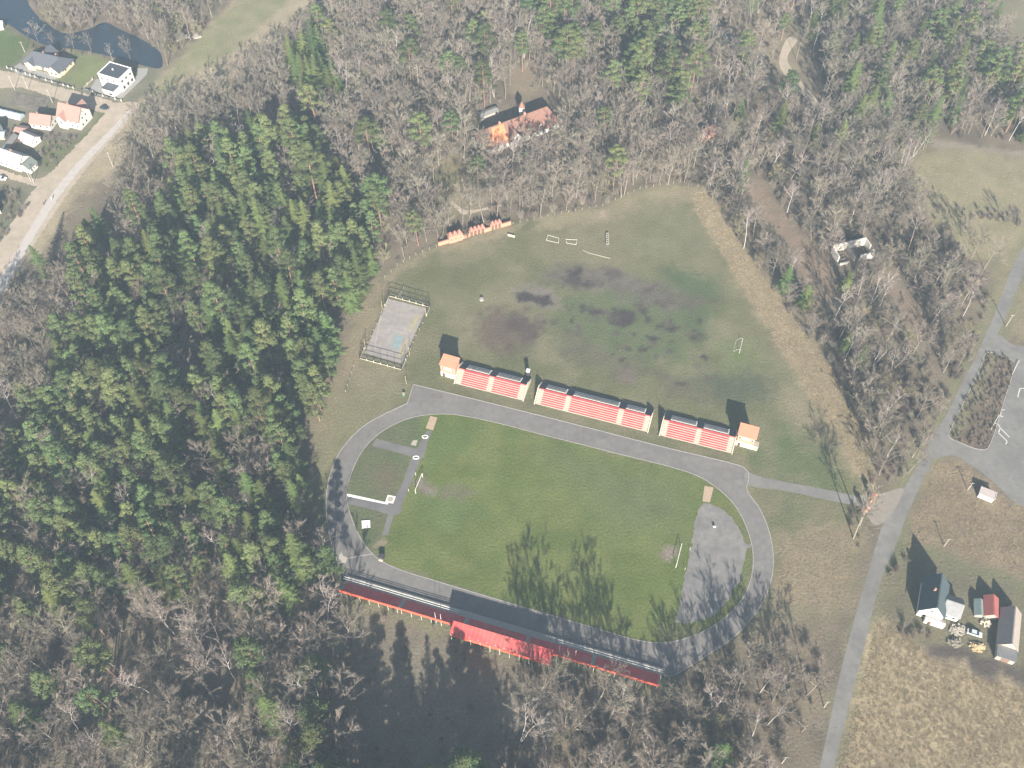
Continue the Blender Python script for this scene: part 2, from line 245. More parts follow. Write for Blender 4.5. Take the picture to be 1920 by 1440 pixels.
# ------------------------------------------------------------------ colour of the ground cover by place (what grows or lies there)
C_LEAF, C_LEAF2 = (.112, .092, .068), (.155, .128, .092)
C_GREEN, C_GREEN2 = (.106, .107, .055), (.162, .146, .09)
C_DRY, C_DRY2 = (.225, .185, .118), (.175, .142, .09)
C_LUSH, C_LUSH2 = (.086, .110, .030), (.124, .136, .044)
C_BURN, C_BURN2 = (.046, .039, .037), (.078, .064, .055)
ZONES = [  # outline, colour, soft edge in metres, second colour, size of its patches in metres, share of it
    (VILLAGE, (.13, .125, .085), 2, (.19, .165, .115), 7, .6),
    (CORRIDOR, (.285, .235, .16), 3, (.215, .185, .12), 6, .5),
    (GP([(300, 150), (385, 60), (450, 0), (510, -70), (620, -70), (520, 20), (440, 95), (370, 130), (300, 180), (280, 175)]), (.175, .172, .092), 2.5, (.225, .195, .125), 5, .55),
    (GP([(-60, 45), (15, 55), (45, 72), (60, 85), (40, 110), (15, 122), (-60, 130)]), (.085, .115, .045), 2, (.11, .12, .055), 5, .4),
    (GP([(105, 150), (122, 142), (140, 122), (128, 98), (150, 95), (195, 108), (205, 118), (182, 140), (155, 165)]), (.15, .16, .072), 1.2, (.115, .135, .055), 4, .5),
    (GP([(20, 172), (90, 180), (85, 200), (75, 215), (10, 195)]), (.17, .155, .12), 1, (.11, .1, .08), 1.2, .7),
    (GP([(82, 262), (150, 255), (140, 280), (95, 318), (75, 310)]), (.105, .12, .055), 1.5, (.15, .14, .09), 3, .5),
    (GP([(80, 240), (150, 246), (145, 262), (82, 262)]), (.13, .115, .095), 1.5, (.1, .09, .075), 2, .5),
    (GP([(172, 235), (195, 205), (205, 208), (175, 250), (152, 275), (150, 255)]), (.1, .125, .05), 1.2, (.13, .13, .07), 3, .4),
    (GP([(-20, 345), (50, 358), (58, 380), (20, 440), (-40, 510)]), (.125, .125, .08), 1.5, (.09, .085, .065), 4, .5),
    (ISLAND, (.1, .078, .06), .8, (.2, .16, .105), 5, .45),
    # around the long house and the park
    (GP([(820, 300), (850, 280), (880, 300), (900, 340), (890, 395), (830, 410), (815, 360)]), (.165, .15, .08), 5, (.2, .16, .105), 7, .5),
    (GP([(950, 130), (1010, 110), (1010, 165), (980, 185), (950, 165)]), (.2, .155, .11), 4, (.16, .14, .09), 6, .4),
    (GP([(1180, 180), (1215, 180), (1265, 330), (1230, 340)]), (.16, .12, .092), 2.5, None, 1, 0),
    # practice field
    (STADIUM, C_GREEN, 3, C_GREEN2, 16, .75),
    (GP([(1000, 408), (1130, 385), (1200, 355), (1275, 343), (1330, 370), (1290, 385), (1180, 400), (1100, 425), (1010, 432)]), (.205, .175, .11), 2.5, C_GREEN2, 5, .35),
    (GP([(1200, 380), (1300, 380), (1340, 470), (1290, 500), (1180, 460)]), (.15, .142, .085), 9, C_GREEN, 9, .4),
    (GP([(960, 420), (1000, 410), (960, 440), (800, 480), (730, 530), (710, 520), (780, 480)]), (.19, .165, .105), 2, None, 1, 0),
    (GP([(700, 520), (725, 540), (690, 640), (670, 690), (760, 700), (740, 720), (660, 730), (620, 790), (600, 830), (590, 800), (635, 690), (660, 600)]), (.185, .152, .098), 3, C_GREEN2, 4, .55),
    (GP([(640, 720), (770, 720), (755, 760), (690, 795), (640, 840), (610, 900), (590, 880), (600, 800)]), (.16, .148, .085), 4, C_GREEN, 6, .5),
    (GP([(1345, 500), (1430, 520), (1500, 620), (1560, 700), (1605, 790), (1625, 880), (1610, 900), (1540, 830), (1480, 760), (1440, 680), (1380, 590)]), (.142, .132, .078), 6, C_GREEN, 8, .35),
    (GP([(1440, 740), (1540, 740), (1610, 880), (1560, 860), (1500, 800)]), (.175, .152, .095), 5, C_GREEN2, 6, .45),
    (GP([(1290, 350), (1320, 352), (1355, 400), (1435, 520), (1505, 615), (1565, 695), (1608, 790), (1634, 880), (1628, 920), (1600, 880), (1560, 800), (1510, 735), (1450, 640), (1385, 530), (1330, 440), (1300, 390)]), C_DRY, 2, C_DRY2, 3, .5),
    (GP([(1040, 560), (1330, 520), (1345, 560), (1325, 620), (1290, 680), (1150, 680), (1050, 640)]), (.082, .1, .05), 7, (.11, .115, .062), 8, .5),
    (GP([(1250, 500), (1342, 520), (1325, 620), (1290, 610)]), (.072, .092, .046), 4, None, 1, 0),
    # scorched, worn and other darker patches on the practice field
    (GP([(888, 610), (905, 588), (950, 580), (985, 590), (1005, 615), (995, 640), (960, 660), (915, 655)]), (.1, .078, .058), 5, (.078, .06, .05), 5, .6),
    (GP([(965, 590), (985, 583), (1003, 612), (1010, 628), (992, 644), (968, 630), (958, 610)]), C_BURN2, 2.5, (.07, .052, .045), 3, .5),
    (GP([(964, 545), (1005, 535), (1035, 540), (1050, 575), (1030, 580), (975, 572)]), (.155, .135, .11), 2, None, 1, 0),
    (GP([(968, 550), (985, 547), (1002, 555), (1022, 552), (1032, 547), (1030, 562), (1042, 573), (1028, 576), (1000, 570), (970, 566)]), C_BURN, 1.0, C_BURN2, 2, .4),
    (GP([(1020, 508), (1060, 495), (1110, 505), (1160, 505), (1185, 525), (1270, 545), (1275, 575), (1230, 575), (1190, 560), (1130, 545), (1060, 535), (1025, 525)]), (.098, .086, .07), 4, (.14, .122, .1), 3, .6),
    (GP([(1062, 510), (1090, 505), (1100, 525), (1130, 533), (1100, 541), (1065, 537)]), C_BURN, 2.5, C_BURN2, 3, .5),
    (GP([(1130, 510), (1160, 505), (1170, 520), (1140, 525)]), C_BURN2, 2, (.14, .12, .1), 2, .4),
    (GP([(1190, 535), (1240, 540), (1268, 560), (1260, 582), (1238, 575), (1215, 560)]), C_BURN2, 3, (.13, .115, .095), 3, .6),
    (GP([(1075, 572), (1100, 574), (1125, 582), (1135, 590), (1110, 590)]), C_BURN, 1.5, C_BURN2, 2, .4),
    (GP([(1140, 585), (1160, 577), (1190, 580), (1192, 603), (1170, 612), (1142, 608)]), C_BURN, 1.2, C_BURN2, 3, .25),
    (GP([(1196, 574), (1210, 577), (1222, 595), (1230, 601), (1215, 602), (1203, 590)]), C_BURN, 1.2, C_BURN2, 2, .3),
    (GP([(1232, 602), (1262, 604), (1275, 618), (1262, 620), (1235, 612)]), C_BURN, 1.5, C_GREEN, 2, .4),
    (GP([(1290, 624), (1315, 625), (1318, 635), (1298, 636)]), C_BURN, 2, C_GREEN, 2, .4),
    (GP([(1265, 548), (1310, 560), (1335, 565), (1325, 580), (1280, 575)]), C_BURN2, 4, C_GREEN, 4, .4),
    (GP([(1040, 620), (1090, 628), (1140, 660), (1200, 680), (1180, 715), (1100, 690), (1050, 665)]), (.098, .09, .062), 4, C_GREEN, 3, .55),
    (GP([(1160, 690), (1185, 695), (1190, 722), (1165, 718)]), (.11, .082, .075), 2, C_GREEN2, 2, .4),
    (GP([(1340, 690), (1430, 700), (1450, 745), (1390, 760), (1320, 740), (1270, 720)]), (.068, .074, .048), 6, (.09, .095, .055), 6, .4),  # broad soft patch of darker green
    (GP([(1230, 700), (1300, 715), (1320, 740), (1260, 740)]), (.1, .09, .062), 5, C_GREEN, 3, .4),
    (GP([(1340, 645), (1420, 640), (1440, 690), (1370, 695)]), (.1, .122, .05), 6, C_GREEN2, 5, .4),
    (GP([(1120, 395), (1135, 395), (1135, 406), (1120, 408)]), (.26, .2, .15), 1, None, 1, 0),
    # between track and stands, meadow east of the track
    (GP([(860, 730), (1370, 862), (1365, 850), (858, 722)]), (.15, .132, .085), 1.6, C_GREEN, 4, .5),
    (GP([(1400, 880), (1420, 800), (1480, 790), (1570, 860), (1590, 930), (1560, 930)]), (.082, .1, .046), 5, C_GREEN2, 7, .5),
    (GP([(1410, 930), (1600, 950), (1600, 1000), (1540, 985), (1480, 1010), (1455, 1010)]), (.105, .112, .058), 4, C_DRY2, 5, .5),
    (GP([(1455, 1010), (1540, 985), (1605, 990), (1600, 1090), (1580, 1150), (1450, 1150), (1455, 1080)]), (.2, .162, .105), 4, (.14, .118, .08), 4, .55),
    (GP([(1320, 1235), (1440, 1160), (1570, 1150), (1545, 1250), (1500, 1440), (1240, 1440), (1240, 1300)]), (.15, .122, .086), 6, (.105, .09, .066), 5, .6),
    (CLEARING, (.135, .115, .085), 4, (.17, .152, .11), 4, .6),
    (GP([(640, 1112), (1235, 1288), (1225, 1300), (900, 1215), (640, 1132)]), (.15, .145, .085), 2.5, None, 1, 0),
    (GP([(950, 1330), (1040, 1280), (1060, 1330), (1000, 1380)]), (.17, .155, .13), 3, None, 1, 0),
    # verges of the road, fields to the east
    (GP(ROADPX_L) + GP([(x + 26 + max(0, y - 900) * .02, y + 4) for x, y in ROADPX_R])[::-1], (.135, .135, .078), 1.5, C_DRY2, 4, .5),
    (GP([(x - 22, y - 6) for x, y in ROADPX_L[:9]]) + GP(ROADPX_L[:9])[::-1], (.14, .14, .078), 2.5, C_DRY2, 4, .45),
    (MEADOW_E, (.185, .168, .098), 5, (.235, .198, .125), 5, .6),
    (GP([(1860, 500), (1930, 440), (1925, 500), (1880, 600), (1870, 615)]), (.15, .14, .08), 2, C_DRY, 4, .5),
    (GP([(1886, 600), (1925, 520), (2080, 500), (2080, 650), (1925, 646), (1890, 636)]), (.19, .155, .1), 2, (.15, .15, .085), 5, .5),
    (GP([(1755, 862), (1800, 862), (1850, 900), (1880, 930), (1960, 965), (2100, 990), (2100, 1140), (1930, 1090), (1740, 1022), (1690, 1040), (1712, 960)]), (.2, .158, .105), 2, (.128, .1, .075), 3.5, .6),
    (FARM, (.118, .108, .07), 2, (.15, .135, .085), 4, .6),
    (GP([(1680, 1010), (1740, 1025), (1925, 1085), (1925, 1110), (1735, 1045), (1670, 1055)]), (.12, .118, .068), 2, None, 1, 0),
    (GP([(1735, 1203), (1770, 1206), (1930, 1258), (2080, 1300), (2080, 1345), (1925, 1292), (1760, 1240), (1730, 1222)]), (.072, .06, .052), .7, (.084, .07, .06), 3, .5),
    (GP([(1640, 1160), (1700, 1185), (1740, 1228), (1920, 1290), (2080, 1345), (2080, 1560), (1540, 1560), (1575, 1440), (1605, 1320)]), (.275, .225, .142), 2, (.215, .172, .108), 5, .5),
    # top right
    (GP([(1300, -40), (1500, -40), (1520, 60), (1490, 150), (1420, 120), (1380, 60)]), (.2, .165, .11), 6, C_LEAF2, 6, .5),
    (GP([(1810, -60), (2000, -60), (2000, 110), (1920, 105), (1860, 40)]), (.155, .14, .09), 6, (.19, .165, .11), 8, .5),
    (GP([(1385, 330), (1430, 345), (1490, 430), (1560, 500), (1590, 560), (1540, 560), (1480, 460), (1420, 390)]), (.19, .14, .1), 3, C_LEAF, 4, .3),
    (GP([(1630, 505), (1660, 505), (1720, 580), (1750, 645), (1730, 645), (1680, 580)]), (.19, .142, .105), 3, C_LEAF, 4, .3),
    (GP([(1740, 258), (1925, 285), (1925, 297), (1740, 272)]), (.2, .17, .13), 1.2, None, 1, 0),
    # bottom left glade
    (GP([(280, 1180), (345, 1180), (360, 1250), (300, 1250)]), (.2, .16, .11), 6, C_LEAF2, 5, .4),
    (GP([(330, 560), (400, 520), (420, 560), (380, 650), (330, 700)]), (.15, .115, .085), 4, None, 1, 0),
    (GP([(508, 1250), (520, 1250), (510, 1440), (498, 1440)]), (.21, .17, .12), 1.2, None, 1, 0),
]
_r = random.Random(21)
_spots = []
for _ in range(64):                                   # scattered scorched tufts and mud flecks
    u, v = _r.uniform(1000, 1340), _r.uniform(560, 725)
    if abs(v - (560 + (u - 1000) * .36)) > 75: continue
    _spots.append((GP(ell(u, v, _r.uniform(3, 11), _r.uniform(1.5, 5), _r.uniform(-10, 35), 8)), _r.choice((C_BURN2, C_BURN, (.1, .08, .066))), _r.uniform(.8, 1.8), None, 1, 0))
ZONES[44:44] = _spots
PITCH_ZONES = [
    (INNER, C_LUSH, .8, C_LUSH2, 9, .7),
    (GP([(640, 800), (800, 770), (735, 965), (715, 1060), (650, 1000)]), (.082, .098, .048), 2, (.105, .1, .058), 7, .5),
    (GP([(690, 870), (745, 880), (735, 915), (700, 910)]), (.115, .098, .062), 4, None, 1, 0),
    (GP([(800, 800), (900, 800), (870, 850), (800, 870)]), (.086, .118, .036), 5, None, 1, 0),
    (GP([(780, 940), (850, 920), (900, 960), (820, 1000)]), (.088, .12, .04), 6, None, 1, 0),
    (GP([(1000, 830), (1200, 880), (1290, 900), (1280, 1000), (1150, 1000)]), (.094, .112, .045), 10, None, 1, 0),
    (GP([(782, 897), (798, 896), (812, 908), (818, 920), (800, 930), (784, 928)]), (.165, .14, .115), 1.3, (.12, .09, .075), 2, .7),
    (GP([(815, 915), (850, 916), (885, 925), (870, 935), (830, 930)]), (.12, .105, .07), 3, None, 1, 0),
    (GP([(1240, 1030), (1255, 1025), (1268, 1030), (1266, 1045), (1254, 1053), (1240, 1047)]), (.2, .168, .135), 1.3, (.14, .11, .09), 2, .6),
    (GP([(705, 1012), (722, 1008), (726, 1025), (712, 1033), (702, 1027)]), (.2, .168, .11), 1.2, (.12, .12, .06), 2, .4),
    (GP([(1320, 905), (1410, 1000), (1412, 1080), (1385, 1130), (1300, 1200), (1240, 1210), (1240, 1170), (1310, 1172), (1365, 1145), (1395, 1090), (1402, 1030), (1370, 960)]), (.105, .108, .05), 1.5, (.08, .09, .045), 4, .4),
    (GP([(1327, 960), (1345, 962), (1345, 990), (1322, 985)]), (.12, .13, .06), 2, None, 1, 0),
]
def zone_colour(X, Y, zones, base, base2):
    wx = X + (fbm(X * .16, Y * .16, 11) - .5) * 5.0; wy = Y + (fbm(X * .16, Y * .16, 23) - .5) * 5.0
    wx += (fbm(X * .7, Y * .7, 31, 2) - .5) * 1.6; wy += (fbm(X * .7, Y * .7, 37, 2) - .5) * 1.6
    k = np.clip((fbm(X * .12, Y * .12, 5) - .35) / .3, 0, 1)[:, None]
    C = np.array(base)[None] * (1 - k) + np.array(base2)[None] * k
    for i, (poly, c, fe, c2, sz, sh) in enumerate(zones):
        P = np.array(poly); lo, hi = P.min(0) - fe - 5, P.max(0) + fe + 5
        sel = np.nonzero((X > lo[0]) & (X < hi[0]) & (Y > lo[1]) & (Y < hi[1]))[0]
        if not len(sel): continue
        w = np.clip((sdist(poly, wx[sel], wy[sel]) + (fbm(X[sel] * .55, Y[sel] * .55, 140 + i, 3) - .5) * min(fe, 3.5) * 2.6) / fe * .5 + .5, 0, 1); w = (w * w * (3 - 2 * w))[:, None]
        cc = np.repeat(np.array(c)[None], len(sel), 0)
        if c2:
            q = (np.clip((fbm(X[sel] / sz, Y[sel] / sz, 50 + i) - .36) / .28, 0, 1) * sh)[:, None]; cc = cc * (1 - q) + np.array(c2)[None] * q
        C[sel] = C[sel] * (1 - w) + cc * w
    return C * (.84 + .32 * fbm(X / 5.5, Y / 5.5, 301, 4))[:, None]
def grid_mesh(name, xs, ys, z, zones, base, base2, keep=None, parent=None, kind='structure', label=None):
    X, Y = np.meshgrid(xs, ys); nx, ny = len(xs), len(ys); X, Y = X.ravel(), Y.ravel()
    C = zone_colour(X, Y, zones, base, base2)
    i = np.arange(nx - 1)[None] + np.arange(ny - 1)[:, None] * nx; i = i.ravel()
    Fq = np.stack([i, i + 1, i + nx + 1, i + nx], 1)
    if keep is not None:
        cx, cy = X[Fq].mean(1), Y[Fq].mean(1); Fq = Fq[sdist(keep, cx, cy) > 0]
        used = np.unique(Fq); mp = np.full(len(X), -1); mp[used] = np.arange(len(used)); Fq = mp[Fq]; X, Y, C = X[used], Y[used], C[used]
    me = bpy.data.meshes.new(name); me.vertices.add(len(X)); me.vertices.foreach_set('co', np.stack([X, Y, np.full(len(X), z)], 1).astype('f4').ravel())
    me.loops.add(Fq.size); me.loops.foreach_set('vertex_index', Fq.ravel().astype('i4')); me.polygons.add(len(Fq)); me.polygons.foreach_set('loop_start', (np.arange(len(Fq)) * 4).astype('i4'))
    me.update(); me.validate()
    at = me.attributes.new('zone', 'FLOAT_COLOR', 'POINT'); at.data.foreach_set('color', np.concatenate([C, np.ones((len(C), 1))], 1).astype('f4').ravel())
    me.materials.append(M_ground); o = link(name, me); return tag(o, label, None, None, kind)
far_x = [-1400, -1000, -700, -500, -400]
xs = np.array(far_x + list(np.arange(-330, 331, 2.0)) + [-v for v in far_x[::-1]])
ys = np.array([-1400, -900, -500, -250, -100, -40, 0] + list(np.arange(30, 571, 2.0)) + [620, 700, 850, 1100, 1400])
grid_mesh('ground', xs, ys, 0.0, ZONES, C_LEAF, C_LEAF2)
sx, sy = np.array(STADIUM).min(0), np.array(STADIUM).max(0)
grid_mesh('practice_field', np.arange(sx[0] - 2, sy[0] + 2, .8), np.arange(sx[1] - 2, sy[1] + 2, .8), .005, ZONES, C_LEAF, C_LEAF2,
          keep=GP([(690, 560), (720, 505), (800, 470), (960, 418), (1130, 388), (1275, 343), (1310, 352), (1350, 400), (1430, 520), (1500, 615), (1560, 695), (1605, 790), (1640, 900), (1600, 925), (1404, 890), (1390, 860), (775, 715), (640, 700)]))
ix, iy = np.array(INNER).min(0), np.array(INNER).max(0)
OUT_IN = np.array(INNER); cen = OUT_IN.mean(0); KEEP = [tuple(p) for p in cen + (OUT_IN - cen) * 1.025]
grid_mesh('football_pitch', np.arange(ix[0] - 3, iy[0] + 3, .7), np.arange(ix[1] - 3, iy[1] + 3, .7), .010, ZONES + PITCH_ZONES, C_LUSH, C_LUSH2, keep=KEEP)

# ------------------------------------------------------------------ hard surfaces
sheet('running_track', [OUTER, INNER], .016, M_asph)
def kerb(name, line, w, h, m, closed=True):
    b = MB(); P = [Vector((p[0], p[1])) for p in line]; n = len(P)
    for i in range(n if closed else n - 1):
        a, c = P[i], P[(i + 1) % n]
        if (c - a).length < .05: continue
        b.bar((a.x, a.y, h / 2), (c.x, c.y, h / 2), w, h)
    o = b.build(name, m); return tag(o, None, None, None, 'structure')
kerb('track_kerb', INNER, .22, .09, M_kerb); kerb('track_kerb', OUTER, .26, .10, M_kerb)
sheet('road', [ROAD], .012, M_road)
sheet('parking_lot', [LOT, ISLAND], .018, M_road)
kerb('parking_kerb', ISLAND, .25, .13, M_kerb)
sheet('access_path', [catmull(GP([(1398, 884), (1420, 892), (1480, 905), (1560, 920), (1605, 930), (1650, 935), (1690, 925), (1672, 960), (1640, 950), (1600, 947), (1540, 935), (1470, 920), (1403, 910)]), True, 3)], .022, M_road)
sheet('gate_apron', [catmull(GP([(1600, 932), (1650, 926), (1695, 916), (1668, 968), (1640, 985), (1618, 955)]), True, 3)], .027, mat('gate_gravel', (.22, .195, .165), .95, .15, .6))
sheet('dirt_road', [jit(DIRT, .3)], .012, M_dirt); sheet('village_lane', [jit(LANE, .3)], .017, M_dirt); sheet('village_lane', [jit(LANE_W, .3)], .017, M_dirt)
sheet('gravel_track', [jit(GRAVEL, .16)], .021, M_gravel)
M_water = mat('river_water', (.018, .03, .045), .12, .1, .2, spec=.5)
sheet('river', [RIVER], .012, M_water)
sheet('infield_path', [jit(GP([(799, 808), (811, 808), (801, 830), (795, 857), (789, 862), (762, 925), (750, 962), (738, 968), (727, 1003), (717, 1003), (727, 968), (735, 940), (752, 912), (768, 868), (778, 845), (790, 828)]), .1)], .018, M_path)
sheet('infield_path', [GP([(706, 822), (745, 833), (782, 842), (788, 858), (778, 858), (740, 847), (697, 836)])], .0205, M_path)
sheet('infield_path', [GP([(651, 931), (690, 938), (736, 946), (745, 962), (728, 965), (690, 953), (652, 945)])], .0205, M_path)
sheet('white_line_strip', [GP([(651, 925.5), (690, 934), (728, 943), (727, 946), (689, 938.5), (651, 930.5)])], .024, M_white)
sheet('worn_surface', [jit(catmull(GP([(1318, 945), (1350, 952), (1372, 972), (1390, 1002), (1398, 1020), (1408, 1018), (1411, 1024), (1399, 1030), (1396, 1055), (1388, 1085), (1372, 1115), (1352, 1142), (1318, 1162), (1290, 1169), (1268, 1166), (1271, 1148), (1280, 1100), (1290, 1055), (1300, 1003), (1300, 990)]), True, 4), .25)], .019, M_worn)
sheet('jump_pit', [GP([(807, 780), (820, 783), (812, 807), (798, 803)])], .023, M_sand)
sheet('jump_pit', [GP([(1321, 911), (1338, 914), (1331, 942), (1317, 940)])], .023, M_sand)
sheet('woodland_drive', [catmull(GP([(1240, -40), (1285, 10), (1350, 50), (1400, 85), (1412, 96), (1398, 100), (1335, 62), (1270, 22), (1215, -40)]), True, 3)], .012, M_road)
sheet('woodland_track', [catmull(GP([(1478, 70), (1496, 74), (1480, 98), (1478, 118), (1500, 150), (1530, 185), (1545, 205), (1530, 205), (1495, 168), (1463, 128), (1464, 98)]), True, 3)], .012, M_dirt)
for i, (px, py, r_) in enumerate(((820, 742, 2.2), (985, 782, 1.6), (1130, 815, 2.6), (1290, 860, 2.0), (640, 880, 1.5), (680, 1062, 2.4), (900, 1140, 2.2), (1420, 1060, 2.6), (1340, 1210, 2.0), (1385, 905, 2.3), (1735, 880, 2.0), (1660, 1040, 1.6), (1620, 1150, 2.2), (1588, 1290, 1.8), (1830, 700, 1.6), (1895, 800, 3.0), (1905, 890, 3.4))):
    c0 = G(px, py); rr = random.Random(i); sheet('asphalt_patch', [[(c0.x + math.cos(a * .63) * r_ * rr.uniform(.6, 1.25), c0.y + math.sin(a * .63) * r_ * .7 * rr.uniform(.6, 1.25)) for a in range(10)]], .0245 if px < 1500 else .0325, mat('road_patch', (.166, .158, .147), .92, .2, .6) if px > 1500 else (mat('dark_patch', (.137, .129, .122), .92, .2, .6), mat('pale_patch', (.172, .162, .15), .92, .2, .6))[i % 2])
sheet('park_path', [catmull(GP([(842, 372), (864, 390), (885, 394), (935, 384), (935, 388), (888, 399), (868, 402), (858, 394), (838, 378)]), True, 3)], .012, M_dirt)
sheet('track_joint', [GP([(650, 1046.5), (672, 1042), (698, 1038), (698, 1039.6), (672, 1044), (650, 1048.5)])], .021, M_kerb)
sheet('spilled_sand', [jit(GP([(632, 1042), (642, 1035), (650, 1045), (648, 1056), (638, 1054)]), .35)], .021, M_conc)
# ------------------------------------------------------------------ trees: a few bodies of each kind, every tree an object of its own
M_barkpine = mat('pine_bark', (.27, .165, .11), .9, .25, 1.5, rnd=.2, coord='object')
M_barkdark = mat('spruce_bark', (.13, .10, .08), .95, .25, 1.5, coord='object')
M_barkgrey = mat('grey_bark', (.245, .212, .17), .95, .3, 1.2, rnd=.25, coord='object')
M_barkbirch = mat('birch_bark', (.5, .455, .42), .85, .3, 1.3, rnd=.12, coord='object')
M_pine = mat('pine_needles', (.080, .107, .039), .8, .35, .8, rnd=.40, coord='object', spec=.2)
M_spruce = mat('spruce_needles', (.088, .118, .036), .8, .30, .9, rnd=.40, coord='object', spec=.2)
M_twig = mat('bare_twigs', (.220, .191, .152), .95, .22, .6, rnd=.30, coord='object', spec=.05)
M_twigbirch = mat('birch_twigs', (.245, .205, .18), .95, .2, .6, rnd=.25, coord='object', spec=.05)
M_willow = mat('willow_twigs', (.225, .205, .115), .95, .22, .6, rnd=.25, coord='object', spec=.05)
M_brush = mat('brush_twigs', (.18, .148, .115), .95, .25, .6, rnd=.35, coord='object', spec=.05)
M_straw = mat('dry_straw', (.37, .305, .195), .95, .2, 1.0, rnd=.30, coord='object', spec=.05)

def mesh_np(name, V, Fc, m):
    """V (n,k,3) faces of k corners each"""
    n, k = V.shape[:2]; me = bpy.data.meshes.new(name); me.vertices.add(n * k); me.vertices.foreach_set('co', V.astype('f4').ravel())
    me.loops.add(n * k); me.loops.foreach_set('vertex_index', np.arange(n * k).astype('i4')); me.polygons.add(n); me.polygons.foreach_set('loop_start', (np.arange(n) * k).astype('i4')); me.update(); me.materials.append(m); return me
def unit(a): return a / (np.linalg.norm(a, axis=-1, keepdims=True) + 1e-9)
def quads(c, nrm, su, sv, rng):
    t = unit(np.cross(nrm, rng.normal(size=c.shape))); b = np.cross(nrm, t); su = np.asarray(su)[:, None]; sv = np.asarray(sv)[:, None]
    return np.stack([c - t * su - b * sv * .4, c + t * su - b * sv, c + t * su * .7 + b * sv, c - t * su + b * sv * .7], 1)
def slivers(p, d, ln, w, rng):
    """thin triangles from p along d"""
    side = unit(np.cross(d, rng.normal(size=d.shape))) * np.asarray(w)[:, None] / 2
    return np.stack([p - side, p + side, p + d * np.asarray(ln)[:, None]], 1)

def pine(seed, h, m=None, slim=False):
    rng = np.random.default_rng(seed); r = random.Random(seed)
    lean = np.array([r.uniform(-.6, .6), r.uniform(-.6, .6)]); axis = lambda z: np.array([lean[0] * (z / h) ** 2, lean[1] * (z / h) ** 2, z])
    tr = MB(); zz = [0, h * .3, h * .6, h * .8, h * .95]; tr.tube([axis(z) for z in zz], [.24, .19, .14, .09, .03], 6)
    base = h * (r.uniform(.24, .36) if slim else r.uniform(.42, .55)); Q = []; 
    nb = r.randint(30, 36) if slim else r.randint(22, 28)
    for i in range(nb):
        t = (i + r.random()) / nb; z = base + (h - base) * t ** .85; a = i * 2.4 + r.uniform(-.5, .5)
        reach = (1 - t) ** (.75 if slim else .5) * h * (.16 if slim else .175) * r.uniform(.45, 1.25) + .2
        tip = axis(z) + np.array([math.cos(a) * reach, math.sin(a) * reach, reach * .18 + .2])
        tr.tube([axis(z - .4), tip], [.055, .02], 3, False)
        rad = r.uniform(.6, 1.35) * (1.12 - .45 * t) * h / 18 * (.92 if slim else 1.08); k = int(120 * rad)
        d = unit(rng.normal(size=(k, 3))); d[:, 2] = np.where(d[:, 2] < -.3, -d[:, 2], d[:, 2])
        c = tip + d * (rng.random((k, 1)) ** .4) * rad * np.array([1.25, 1.25, .58]); nr = unit(d + np.array([0, 0, .35]) + rng.normal(size=d.shape) * .45)
        Q.append(quads(c, nr, rng.uniform(.12, .27, k), rng.uniform(.08, .17, k), rng))
    return tr.mesh('pine_trunk', M_barkpine, True), mesh_np('pine_crown', np.concatenate(Q), None, m or M_pine)

def spruce(seed, h, wid=.17, m=None):
    rng = np.random.default_rng(seed); r = random.Random(seed); tr = MB(); tr.tube([(0, 0, 0), (0, 0, h * .5), (0, 0, h * .97)], [.24, .15, .02], 6)
    Q = []; z = h * .10
    while z < h * .985:
        t = z / h; rad = (1 - t) ** .66 * h * wid * r.uniform(.8, 1.15) + .12; nb = max(5, int(8 - 3 * t)); a0 = r.random() * 6
        for k in range(nb):
            a = a0 + 2 * math.pi * k / nb + r.uniform(-.2, .2); L = rad * r.uniform(.5, 1.25); o = np.array([math.cos(a), math.sin(a), 0]); s = np.array([-o[1], o[0], 0])
            droop = r.uniform(.12, .38); n = max(3, int(L / .30)); u = (np.arange(n) + .6) / n
            c = np.array([0, 0, z]) + o * (u * L)[:, None] + np.array([0, 0, 1]) * ((-droop * u + .18 * u * u) * L)[:, None]
            for sd in (-1, 1):
                ln = (.18 + .30 * L * (1 - u) ** .6) * rng.uniform(.7, 1.2, n); d = unit(s * sd * .9 + o * .55 + np.array([0, 0, -.32]) + rng.normal(size=(n, 3)) * .12)
                w = unit(np.cross(d, np.array([0, 0, 1.]))) * .13
                Q.append(np.stack([c - w, c + w, c + d * ln[:, None] + w * .55, c + d * ln[:, None] - w * .55], 1))
        z += (.62 + .5 * (1 - t)) * h / 18 * r.uniform(.85, 1.15)
    top = np.array([[0, 0, h]]); Q.append(quads(np.repeat(top, 6, 0) - [0, 0, .3], unit(rng.normal(size=(6, 3)) * [1, 1, .2]), np.full(6, .12), np.full(6, .4), rng))
    return tr.mesh('spruce_trunk', M_barkdark, True), mesh_np('spruce_crown', np.concatenate(Q), None, m or M_spruce)

